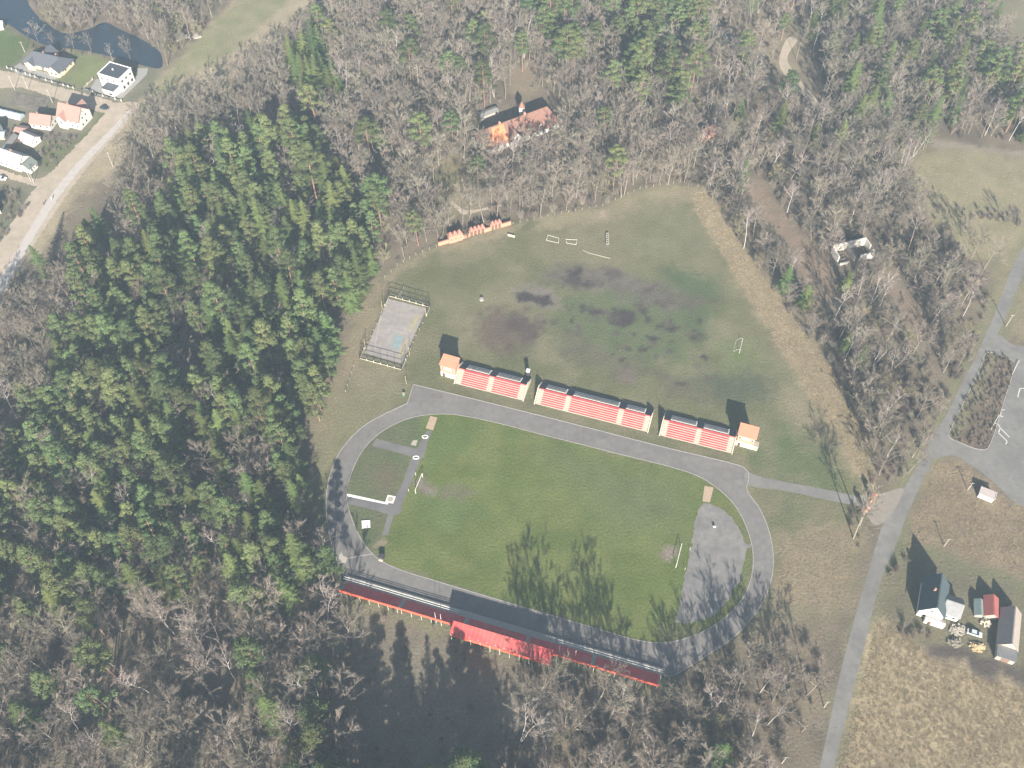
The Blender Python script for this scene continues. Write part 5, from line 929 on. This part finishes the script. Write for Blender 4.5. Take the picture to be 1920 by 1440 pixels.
# village, red-roofed pair
a, rz, L = frame((113, 234), (152.7, 244)); t = thing('village_house', 'white two-storey house with a faded red gable roof by the junction', 'house', a, rz)
wing(t, 0, 0, L, 9.2, 4.6, 4.6, M_wwall, M_redtile, wins=W4(4, L, 1.5) + W4(4, L, 3.6) + [('r', 2.2, 1.6, 1.1, 1.3), ('r', 5.0, 1.6, 1.1, 1.3), ('r', 3.2, 4.6, 1.0, 1.2), ('r', 5.8, 4.6, 1.0, 1.2), ('r', 4.6, 7, .8, .9)], chim=[(4.6, 4.9, 10)]); wing(t, 1.0, -1.6, 4.2, 5, 4.6, 2.6, M_wwall, M_redtile, axis='y', ov=.3, wins=[('f', 2.1, 3.6, 1.2, 1.3)]); wing(t, 5.4, 6.0, 4, 5, 4.6, 3.4, M_wwall, M_redtile, axis='y', ov=.3)
a, rz, L = frame((60, 240), (97, 245)); t = thing('village_house', 'low white wing house with a faded pink-red roof beside the taller one', 'house', a, rz); wing(t, 0, 0, L, 6.8, 2.8, 3.0, M_wwall, M_redtile, wins=W4(3, L, 1.5) + [('r', 2, 1.6, 1, 1.2), ('r', 4.6, 1.6, 1, 1.2), ('r', 3.4, 3.9, .8, .9)], chim=[(3, 4, 6.3)])
a, rz, L = frame((40, 267), (63, 277)); t = thing('garden_shed', 'small white outbuilding with a pale ribbed roof between two houses', 'shed', a, rz); wing(t, 0, 0, L, 5, 2.5, 1.8, M_wwall, M_greyroof, wins=[('f', 1.5, 1.4, .9, .9), ('r', 2.5, 1.4, .9, .9)])
a, rz, L = frame((1, 309), (40, 323)); t = thing('village_house', 'white house with a pale grey roof and a windowed porch wing', 'house', a, rz); wing(t, 0, 0, L, 7.5, 3.0, 3.3, M_wwall, M_greyroof, wins=W4(4, L, 1.6), chim=[(5, 4.6, 7)]); wing(t, L - .5, 1.0, 5.2, 5, 2.8, 1.7, M_wwall, mat('green_grey_roof', (.14, .155, .14), .8, .1, 1), axis='y', wins=[('r', 1, 1.5, .8, 1.1), ('r', 2.5, 1.5, .8, 1.1), ('r', 4, 1.5, .8, 1.1), ('f', 2.6, 1.5, 1.2, 1.1)])
t, L = house('village_house', 'white gable house cut by the left edge below the greenhouse', 'house', (-22, 262), (8, 250), 5.5, 2.8, 2.6, M_wwall, M_slate, wins=[('f', 4, 1.5, 1, 1.2), ('r', 2.6, 1.6, 1, 1.2)])
t, L = house('lean_to_shed', 'pale blue-grey lean-to roof beside the left-edge house', 'shed', (-16, 262), (10, 262), 4, 2, .8, M_conc, mat('blue_grey_sheet', (.3, .36, .38), .6, .12, 1))
t, L = house('boat_shed', 'white shed at the water on the left edge', 'shed', (-14, 58), (8, 56), 4, 2.4, 1.4, M_wwall, M_greyroof); t, L = house('village_house', 'yellow house corner at the left edge by the dirt road', 'house', (-30, 412), (3, 400), 7, 3, 3, M_yellow, M_slate, wins=[('r', 3, 1.6, 1, 1.2)])
a, rz, L = frame((-12, 214), (38, 226)); t = thing('greenhouse', 'long pale blue plastic greenhouse tunnel at the left edge', 'greenhouse', a, rz); b = MB(); n = 10
for xx in np.linspace(0, L, 6): b.v += [(xx, 1.8 - 1.8 * math.cos(math.pi * i / n), 2.1 * math.sin(math.pi * i / n)) for i in range(n + 1)]
for j in range(5): b.f += [(j * (n + 1) + i, j * (n + 1) + i + 1, (j + 1) * (n + 1) + i + 1, (j + 1) * (n + 1) + i) for i in range(n)]
b.f += [tuple(range(n + 1)), tuple(range(5 * (n + 1), 6 * (n + 1)))[::-1]]; b.build('cover', mat('plastic_sheet', (.42, .5, .54), .35, .12, .8, spec=.4), t)
for xx in np.linspace(.05, L - .05, 6): MB().tube([(xx, 1.8 - 1.84 * math.cos(math.pi * i / n), 2.14 * math.sin(math.pi * i / n)) for i in range(n + 1)], [.05] * (n + 1), 5).build('hoop', M_white, t)
t, L = house('garden_shed', 'brown flat shed between greenhouse and the small white outbuilding', 'shed', (30, 253), (48, 256), 4, 2.2, .7, mat('brown_boards', (.2, .13, .1), .9, .2, 2), mat('rust_sheet', (.3, .2, .17), .8, .2, 1)); t, L = house('garden_shed', 'long dark shed behind the white house with the pale roof', 'shed', (12, 292), (36, 262), 3, 2.2, .9, MATS['brown_boards'], mat('weathered_grey_roof', (.17, .165, .155), .9, .2, 1))
for i in range(7):                                                  # garden beds
    a, b_ = G(28 + i * .6, 176 + i * 3.4), G(86 - i * 1.4, 186 + i * 3.6); d = b_ - a; o = MB().bar((0, 0, .12), d + UP * .12, 1.1, .24).build('garden_bed', mat('tilled_soil', (.12, .1, .085), .95, .25, 1.2, hue=(.17, .15, .12))); o.location = a
    tag(o, 'long dark soil bed in the vegetable garden, number %s from the lane' % ('first second third fourth fifth sixth seventh'.split()[i]), 'garden bed', 'beds of the vegetable garden')
def lowwall(label, px, h=1.1, m=None, posts=True, name='garden_wall'):
    P = [G(*p) for p in px]; o = P[0]; t = thing(name, label, 'wall', o)
    for a, b_ in zip(P, P[1:]):
        MB().bar(a - o + UP * h * .4, b_ - o + UP * h * .4, .14, h * .8).build('panel', m or M_brick, t); n = max(1, round((b_ - a).length / 3.2))
        if posts:
            for i in range(n + 1): MB().box(a + (b_ - a) * (i / n) - o + UP * h * .55, (.4, .4, h * 1.1)).build('post', M_cream, t)
lowwall('low wall with cream posts along the lane below the bungalow', [(14, 128), (40, 136), (75, 148), (110, 158), (138, 166)], m=M_dark); lowwall('low wall with cream posts around the flat-roofed house yard', [(155, 168), (168, 170), (182, 178), (205, 184), (228, 190)], m=M_dark); lowwall('side wall of the flat-roofed house yard towards the lawn', [(155, 168), (174, 150)], m=M_conc)
# poles and lamps
def pole(label, px, h, arm=True, m=None, lean=0.0, name='utility_pole'):
    t = thing(name, label, 'pole', G(*px)); MB().tube([(0, 0, 0), (lean * .5, 0, h * .5), (lean, 0, h)], [.16, .13, .1], 7).build('shaft', m or mat('grey_pole', (.4, .37, .33), .9, .15, 1), t)
    if arm: MB().box((lean, 0, h - .35), (1.6, .1, .12)).build('crossarm', M_conc, t)
    return t
for lab, px, h in (('utility pole beside the dirt road below the houses', (212, 312), 8), ('utility pole on the verge above the vegetable garden', (99, 193), 7.5), ('leaning pole on the lawn left of the bungalow', (47, 98), 6), ('pole at the lane corner below the white house', (58, 339), 7), ('second pole of the pair at the lane corner', (64, 343), 7), ('pole beside the lane above the garden, left one', (28, 168), 8), ('pole beside the lane above the garden, right one', (53, 167), 7), ('pole in the brush across the road from the farm', (1770, 1024), 5), ('pole beside the bus shelter', (1814, 919), 5), ('pole beside the lower road, upper one', (1545, 1326), 5), ('pole beside the lower road at the bottom', (1466, 1431), 6), ('pole at the upper road edge', (1886, 612), 7)): pole(lab, px, h)
# long house in the wood
a, rz, L = frame((916, 290), (1049, 240)); t = thing('long_house', 'long white house with brown tiled roof and one new orange tile field', 'house', a, rz)
wing(t, 0, 0, L, 12, 3.6, 5.6, M_wwall, M_tile, hip=4.0, ov=.6, wins=W4(11, L, 1.9, 1.2, 1.7) + W4(3, 12, 1.9, 1.2, 1.7, 'l')); wing(t, 10.5, -2.0, 6, 8, 4.8, 3.2, M_wwall, M_tile, axis='y', ov=.4, wins=[('f', 1.8, 1.9, 1.2, 1.7), ('f', 4.2, 1.9, 1.2, 1.7), ('f', 3, 4.9, 1, 1.2)])
V = [(2.2, .25, 4.35), (10.4, .25, 4.35), (10.4, 5.4, 9.1), (4.6, 5.4, 9.1)]; n = (Vector(V[1]) - Vector(V[0])).cross(Vector(V[3]) - Vector(V[0])).normalized(); b = MB(); q = [Vector(v) + n * .19 for v in V]; b.add(q + [v + n * .07 for v in q], [(3, 2, 1, 0), (4, 5, 6, 7), (0, 1, 5, 4), (1, 2, 6, 5), (2, 3, 7, 6), (3, 0, 4, 7)]); b.build('new_roof_field', M_tilenew, t)
for x in (20, 26): wing(t, x, .6, 2.2, 4, 4.6, 1.5, M_wwall, M_tile, axis='y', ov=.2, wins=[('f', 1.1, 4.6, .9, .9)], names=('dormer_wall', 'dormer_roof'))
for x, y in ((9, 6), (22, 6.2)): MB().box((x, y, 9.6), (.8, .8, 1.6)).build('chimney', M_brick, t)
tt = thing('slender_turret', 'small pointed brown turret behind the long house', 'turret', G(978, 226)); MB().box((0, 0, 4), (2.4, 2.4, 8)).build('wall', M_wwall, tt); MB().add([(-1.5, -1.5, 8), (1.5, -1.5, 8), (1.5, 1.5, 8), (-1.5, 1.5, 8), (0, 0, 11)], [(3, 2, 1, 0), (0, 1, 4), (1, 2, 4), (2, 3, 4), (3, 0, 4)]).build('roof', M_tile, tt)
t, L = house('garden_pavilion', 'low pale flat-roofed outbuilding left of the long house', 'shed', (904, 226), (934, 214), 3, 2.2, .4, M_conc, mat('old_felt_roof', (.2, .195, .185), .9, .15, 1))
t, L = house('brick_hut', 'small orange-roofed brick hut in the wood above the practice field', 'hut', (1316, 266), (1342, 254), 4.5, 2.8, 2.0, M_brick, M_tile, wins=[('f', 3, 1.5, 1, 1.1)])
# roofless ruin
a, rz, L = frame((1574, 497), (1636, 483)); t = thing('roofless_ruin', 'roofless white ruin with standing walls in the thicket', 'ruin', a, rz); M_ruin = mat('old_white_plaster', (.5, .475, .42), .9, .18, .6); D = 7.5; hh = 4.2
MB().box((L / 2, D, hh / 2), (L, .5, hh)).build('rear_wall', M_ruin, t); MB().box((L, D * .72, hh / 2 - .2), (.5, D * .5, hh - .4)).build('side_wall', M_ruin, t); MB().box((0, D * .6, hh / 2 - .5), (.5, D * .75, hh - 1)).build('side_wall', M_ruin, t)
MB().box((L * .79, 0, 1.7), (L * .42, .5, 3.4)).build('front_wall', M_ruin, t); MB().box((L, .9, 1.7), (.5, 1.3, 3.4)).build('side_wall', M_ruin, t); MB().box((L * .12, 0, .5), (L * .24, .5, 1.0)).build('front_wall', M_ruin, t); MB().box((L * .45, D * .5, 1.2), (.4, D - 1, 2.4)).build('partition', mat('dark_plaster', (.25, .23, .2), .9, .2, 1), t)
r = random.Random(3); b = MB()
for i in range(40): b.box((r.uniform(.5, L - .5), r.uniform(.6, D - .6), r.uniform(.1, .35)), (r.uniform(.3, 1.0), r.uniform(.3, .9), .5), r.random() * 3)
o = b.build('rubble', mat('rubble_brick', (.2, .16, .13), .95, .3, 1.5), t)
# farm
a, rz, L = frame((1717, 1153), (1745, 1161)); L = 7.2; rz = R(-21); t = thing('farmhouse', 'tall farmhouse with dark teal west roof slope and white gable', 'house', a, rz)
wing(t, 0, 0, L, 11.5, 4.6, 4.9, M_wwall, M_tealroof, axis='y', ov=.5, wins=[('f', 2.0, 1.6, 1.1, 1.3), ('f', 4.8, 1.6, 1.1, 1.3), ('f', 3.4, 5.4, 1.1, 1.2)], chim=[(2.4, 6, 9.4)]); wing(t, L + .05, 2.2, 5.0, 6.6, 3.2, 2.6, M_wwall, M_metalroof, axis='x', ov=.3, wins=[('f', 1.3, 1.6, 1.1, 1.2), ('f', 3.7, 1.6, 1.1, 1.2)]); wing(t, 2.5, -1.8, 6, 1.8, 2.0, .3, M_wwall, mat('white_sheet_roof', (.42, .41, .39), .6, .1, 1), axis='x', ov=.1, names=('porch_wall', 'porch_roof')); door(t, (4, -1.8, 0), (0, -1, 0))
t, L = house('red_roofed_shed', 'shed with a bright red and dark gable roof in the farmyard', 'shed', (1843, 1158), (1866, 1163), 6.4, 2.4, 1.7, M_conc, mat('red_shed_roof', (.36, .115, .095), .7, .12, 1), axis='y')
t, L = house('glasshouse', 'grey-green glazed lean-to left of the red-roofed shed', 'glasshouse', (1826, 1156), (1840, 1159), 5, 1.8, .9, M_conc, mat('greenish_glass', (.2, .25, .23), .25, .15, 1, spec=.5), axis='y')
a, rz, L = frame((1866, 1214), (1893, 1221)); rz = R(-21); t = thing('long_barn', 'long barn with dark west slope at the right edge of the farm', 'barn', a, rz); wing(t, 0, 0, 5.4, 12.5, 3.0, 3.2, mat('tan_boards', (.42, .34, .28), .9, .12, 1), mat('tan_grey_roof', (.33, .285, .25), .85, .1, .8), axis='y', ov=.4); MB().box((2.7, -2.0, 1.3), (5.4, 3.8, 2.6)).build('annex', M_conc, t); MB().box((2.7, -2.0, 2.7), (5.8, 4.2, .16)).build('annex_roof', M_metalroof, t); MB().box((2.7, -3.93, 1.1), (2.4, .06, 2.1)).build('barn_door', MATS['brown_boards'], t)
# bus shelter, gate pillars
a, rz, L = frame((1832, 932), (1859, 943)); t = thing('bus_shelter', 'pale box shelter at the corner of the parking lot', 'shelter', a, rz)
MB().box((L / 2, .1, 1.25), (L, .16, 2.5)).build('rear_wall', M_wwall, t); MB().box((.1, 1.4, 1.25), (.16, 2.5, 2.5)).build('side_wall', M_wwall, t); MB().box((L - .1, 1.4, 1.25), (.16, 2.5, 2.5)).build('side_wall', M_wwall, t); MB().box((L / 2, 1.4, 2.6), (L + .5, 3.3, .2)).build('roof', mat('pinkish_roof', (.42, .36, .34), .8, .1, 1), t); MB().box((L / 2, .6, .45), (L - .6, .4, .08)).build('seat', M_plank, t); MB().box((L + .2, 1.4, 2.78), (.12, 3.3, .12)).build('roof_edge', M_white, t)
for px, lab, rz in (((1634, 939), 'orange brick gate pillar with pointed cap at the end of the access path', .3), ((1619, 962), 'brick gate pillar with pointed cap below the access path', .3)):
    t = thing('gate_pillar', lab, 'gate pillar', G(*px), rz); MB().box((0, 0, 2), (1.5, 1.0, 4)).build('shaft', M_brick, t); MB().add([(-1, -.8, 4), (1, -.8, 4), (1, .8, 4), (-1, .8, 4), (0, 0, 5.6)], [(3, 2, 1, 0), (0, 1, 4), (1, 2, 4), (2, 3, 4), (3, 0, 4)]).build('cap', M_pyr, t)
# old foundation beside the grass strip, woodpiles and clutter
t = thing('concrete_ruin', 'pale broken concrete foundation beside the grassy strip at the top', 'ruin', G(352, 72), R(25)); r = random.Random(8)
for i in range(9): MB().box((r.uniform(-5, 5), r.uniform(-2.5, 2.5), .35), (r.uniform(1.5, 4), r.uniform(.5, 2.2), r.uniform(.4, 1.0)), r.uniform(-.4, .4)).build('block', M_conc, t)
def pile(name, label, px, n, spread, m, sz=.5):
    t = thing(name, label, 'pile', G(*px)); r = random.Random(px[0]); b = MB()
    for i in range(n): rr = r.random() ** .6; aa = r.random() * 6.28; b.box((math.cos(aa) * spread * rr, math.sin(aa) * spread * rr * .7, .15 + (1 - rr) * .8), (r.uniform(.5, 1.8) * sz, r.uniform(.2, .6) * sz, r.uniform(.2, .5) * sz), r.random() * 3, r.uniform(-.5, .5))
    o = b.build('debris', m, t); o['kind'] = 'stuff'
pile('woodpile', 'heap of fresh yellow firewood below the farmyard', (1832, 1214), 70, 2.2, mat('cut_wood', (.5, .38, .22), .9, .25, 1), .8); pile('rubble_pile', 'heap of grey rubble and boards in the farmyard', (1795, 1182), 60, 2.4, M_conc, 1.1); pile('scrap_pile', 'pale scrap heap beside the red-roofed shed', (1848, 1168), 40, 1.8, M_cream, .8); pile('board_pile', 'dark brush heap below the farmhouse', (1790, 1205), 50, 2.2, M_barkgrey, 1.0)
# ---- cars
def car(label, px, rz, body, Lc=4.4, Wc=1.75, Hc=1.5):
    t = thing('parked_car', label, 'car', G(*px), rz); M_ty = mat('tyre_rubber', (.02, .02, .02), .8, .1, 2)
    def loft(name, secs, m):
        b = MB(); k = 6
        for x, w, z0, z1, tw in secs: b.v += [(x, -w, z0), (x, -w, z0 + (z1 - z0) * .6), (x, -tw, z1), (x, tw, z1), (x, w, z0 + (z1 - z0) * .6), (x, w, z0)]
        n = len(secs)
        for j in range(n - 1): b.f += [(j * k + i, j * k + (i + 1) % k, (j + 1) * k + (i + 1) % k, (j + 1) * k + i) for i in range(k)]
        b.f += [tuple(range(k)), tuple(range((n - 1) * k, n * k))[::-1]]; return b.build(name, m, t)
    h = Lc / 2; w = Wc / 2
    loft('body', [(-h, w * .8, .35, .75, w * .7), (-h + .25, w, .28, .88, w * .88), (-.4 * h, w, .26, .95, w * .9), (.5 * h, w, .26, .92, w * .9), (h - .3, w, .28, .8, w * .86), (h, w * .8, .35, .62, w * .7)], body)
    loft('glazing', [(-h * .78, w * .86, .86, .96, w * .8), (-h * .5, w * .86, .86, Hc - .06, w * .68), (h * .2, w * .86, .86, Hc - .06, w * .68), (h * .55, w * .86, .86, .93, w * .8)], M_glass)
    MB().box((-h * .15, 0, Hc - .03), (Lc * .33, Wc * .68, .06)).build('roof', body, t)
    for x in (-h * .62, h * .62):
        for s in (-1, 1):
            wh = MB().tube([(x, s * (w - .22), .32), (x, s * w, .32)], [.32, .32], 12).build('wheel', M_ty, t); MB().tube([(x, s * (w - .02), .32), (x, s * (w + .02), .32)], [.19, .19], 10).build('rim', M_conc, wh)
    for s in (-1, 1): MB().box((h - .03, s * w * .62, .66), (.12, .34, .14)).build('headlight', M_white, t); MB().box((-h + .03, s * w * .62, .7), (.12, .28, .14)).build('tail_light', M_red, t)
car('dark car parked at the junction beside the red-roofed house', (196, 204), R(-20), mat('black_car_paint', (.03, .035, .04), .3, .05, 1, spec=.5)); car('white car at the left edge below the pale-roofed house', (4, 336), R(-8), mat('white_car_paint', (.7, .7, .7), .3, .05, 1, spec=.5)); car('silver car parked among the farm sheds', (1826, 1188), R(-20), mat('silver_car_paint', (.45, .48, .48), .3, .05, 1, spec=.5), 4.6)
# ---- two people on the gravel track
def person(label, px, rz, top, legs, stride):
    t = thing('person', label, 'person', G(*px), rz); V = [(0, 0, .95), (0, 0, 1.2), (0, 0, 1.42), (0, 0, 1.52), (0, 0, 1.66), (0, .09, .5), (stride, .1, .06), (stride + .14, .1, .04), (0, -.09, .5), (-stride, -.1, .06), (-stride + .14, -.1, .04), (0, .2, 1.4), (.08, .25, 1.12), (.2, .22, .9), (0, -.2, 1.4), (-.06, -.25, 1.12), (.05, -.24, .88)]
    E = [(0, 1), (1, 2), (2, 3), (3, 4), (0, 5), (5, 6), (6, 7), (0, 8), (8, 9), (9, 10), (2, 11), (11, 12), (12, 13), (2, 14), (14, 15), (15, 16)]; rad = [.16, .15, .17, .07, .115, .09, .05, .05, .09, .05, .05, .075, .055, .04, .075, .055, .04]
    me = bpy.data.meshes.new('person_body'); me.from_pydata(V, E, []); o = link('body', me, t); me.materials.append(top); sk = o.modifiers.new('skin', 'SKIN'); 
    for i, v in enumerate(me.skin_vertices[0].data): v.radius = (rad[i], rad[i]); v.use_root = (i == 0)
    o.modifiers.new('sub', 'SUBSURF').levels = 1; o.modifiers['sub'].render_levels = 1
    MB().tube([(0, 0, 1.6), (0, 0, 1.72), (0, 0, 1.79)], [.12, .125, .05], 8).build('hair', mat('dark_hair', (.04, .03, .025), .7, .1, 2), t); MB().tube([(0, 0, .98), (stride * .5, .1, .52), (stride, .1, .1)], [.15, .1, .07], 7).tube([(0, 0, .98), (-stride * .5, -.1, .52), (-stride, -.1, .1)], [.15, .1, .07], 7).build('trousers', legs, t)
person('person in pale clothes walking on the gravel track, upper one', (98, 375), R(60), mat('pale_cloth', (.7, .68, .66), .9, .1, 2), mat('grey_cloth', (.3, .3, .32), .9, .1, 2), .22); person('person in dark clothes walking on the gravel track, lower one', (83, 384), R(60), mat('dark_cloth', (.05, .055, .06), .9, .1, 2), mat('black_cloth', (.03, .03, .035), .9, .1, 2), .2)
# ---- painted lines and rails on the parking lot
def line(px0, px1, w=.18, z=.024, m=None, name='parking_line'):
    a, b_ = G(*px0), G(*px1); d = (b_ - a).normalized(); s = Vector((-d.y, d.x, 0)) * w; sheet(name, [[tuple((a - s)[:2]), tuple((b_ - s)[:2]), tuple((b_ + s)[:2]), tuple((a + s)[:2])]], z, m or mat('worn_road_paint', (.5, .49, .46), .8, .3, 1.5))
for q in (((1908, 745), (1912, 729)), ((1912, 728.5), (1935, 728)), ((1877, 769), (1876, 780)), ((1877.5, 768.6), (1884, 768.6)), ((1876, 780.6), (1881, 781)), ((1873, 800), (1893, 820)), ((1876.5, 801), (1872, 811)), ((1872.5, 811.8), (1888, 827)), ((1888.3, 827.5), (1886, 833)), ((1866, 793), (1875, 799))): line(*q)
for px0, px1, lab in (((1897, 703), (1910, 677), 'white low rail at the upper end of the planted island'), ((1858, 805), (1872, 780), 'white low rail at the lower end of the planted island')):
    a, b_ = G(*px0), G(*px1); t = thing('low_rail', lab, 'rail', a); MB().bar(UP * .6, b_ - a + UP * .6, .14).build('rail', M_white, t)
    for i in range(4): MB().box((b_ - a) * (i / 3) + UP * .28, (.12, .12, .56)).build('post', M_white, t)
# ------------------------------------------------------------------ the hazy air
hz = MB().box((0, 0, (306 - 1.5) / 2), (2900, 2900, 306 + 1.5)); mh = bpy.data.materials.new('hazy_air'); mh.use_nodes = True; nt = mh.node_tree; nt.nodes.clear()
vo = nt.nodes.new('ShaderNodeVolumePrincipled'); vo.inputs['Color'].default_value = (.62, .82, 1.0, 1); vo.inputs['Density'].default_value = .00026; vo.inputs['Anisotropy'].default_value = 0.0
om = nt.nodes.new('ShaderNodeOutputMaterial'); nt.links.new(vo.outputs[0], om.inputs['Volume'])
o = hz.build('haze', mh); tag(o, 'thin milky haze in the air over the whole place', None, None, 'stuff')
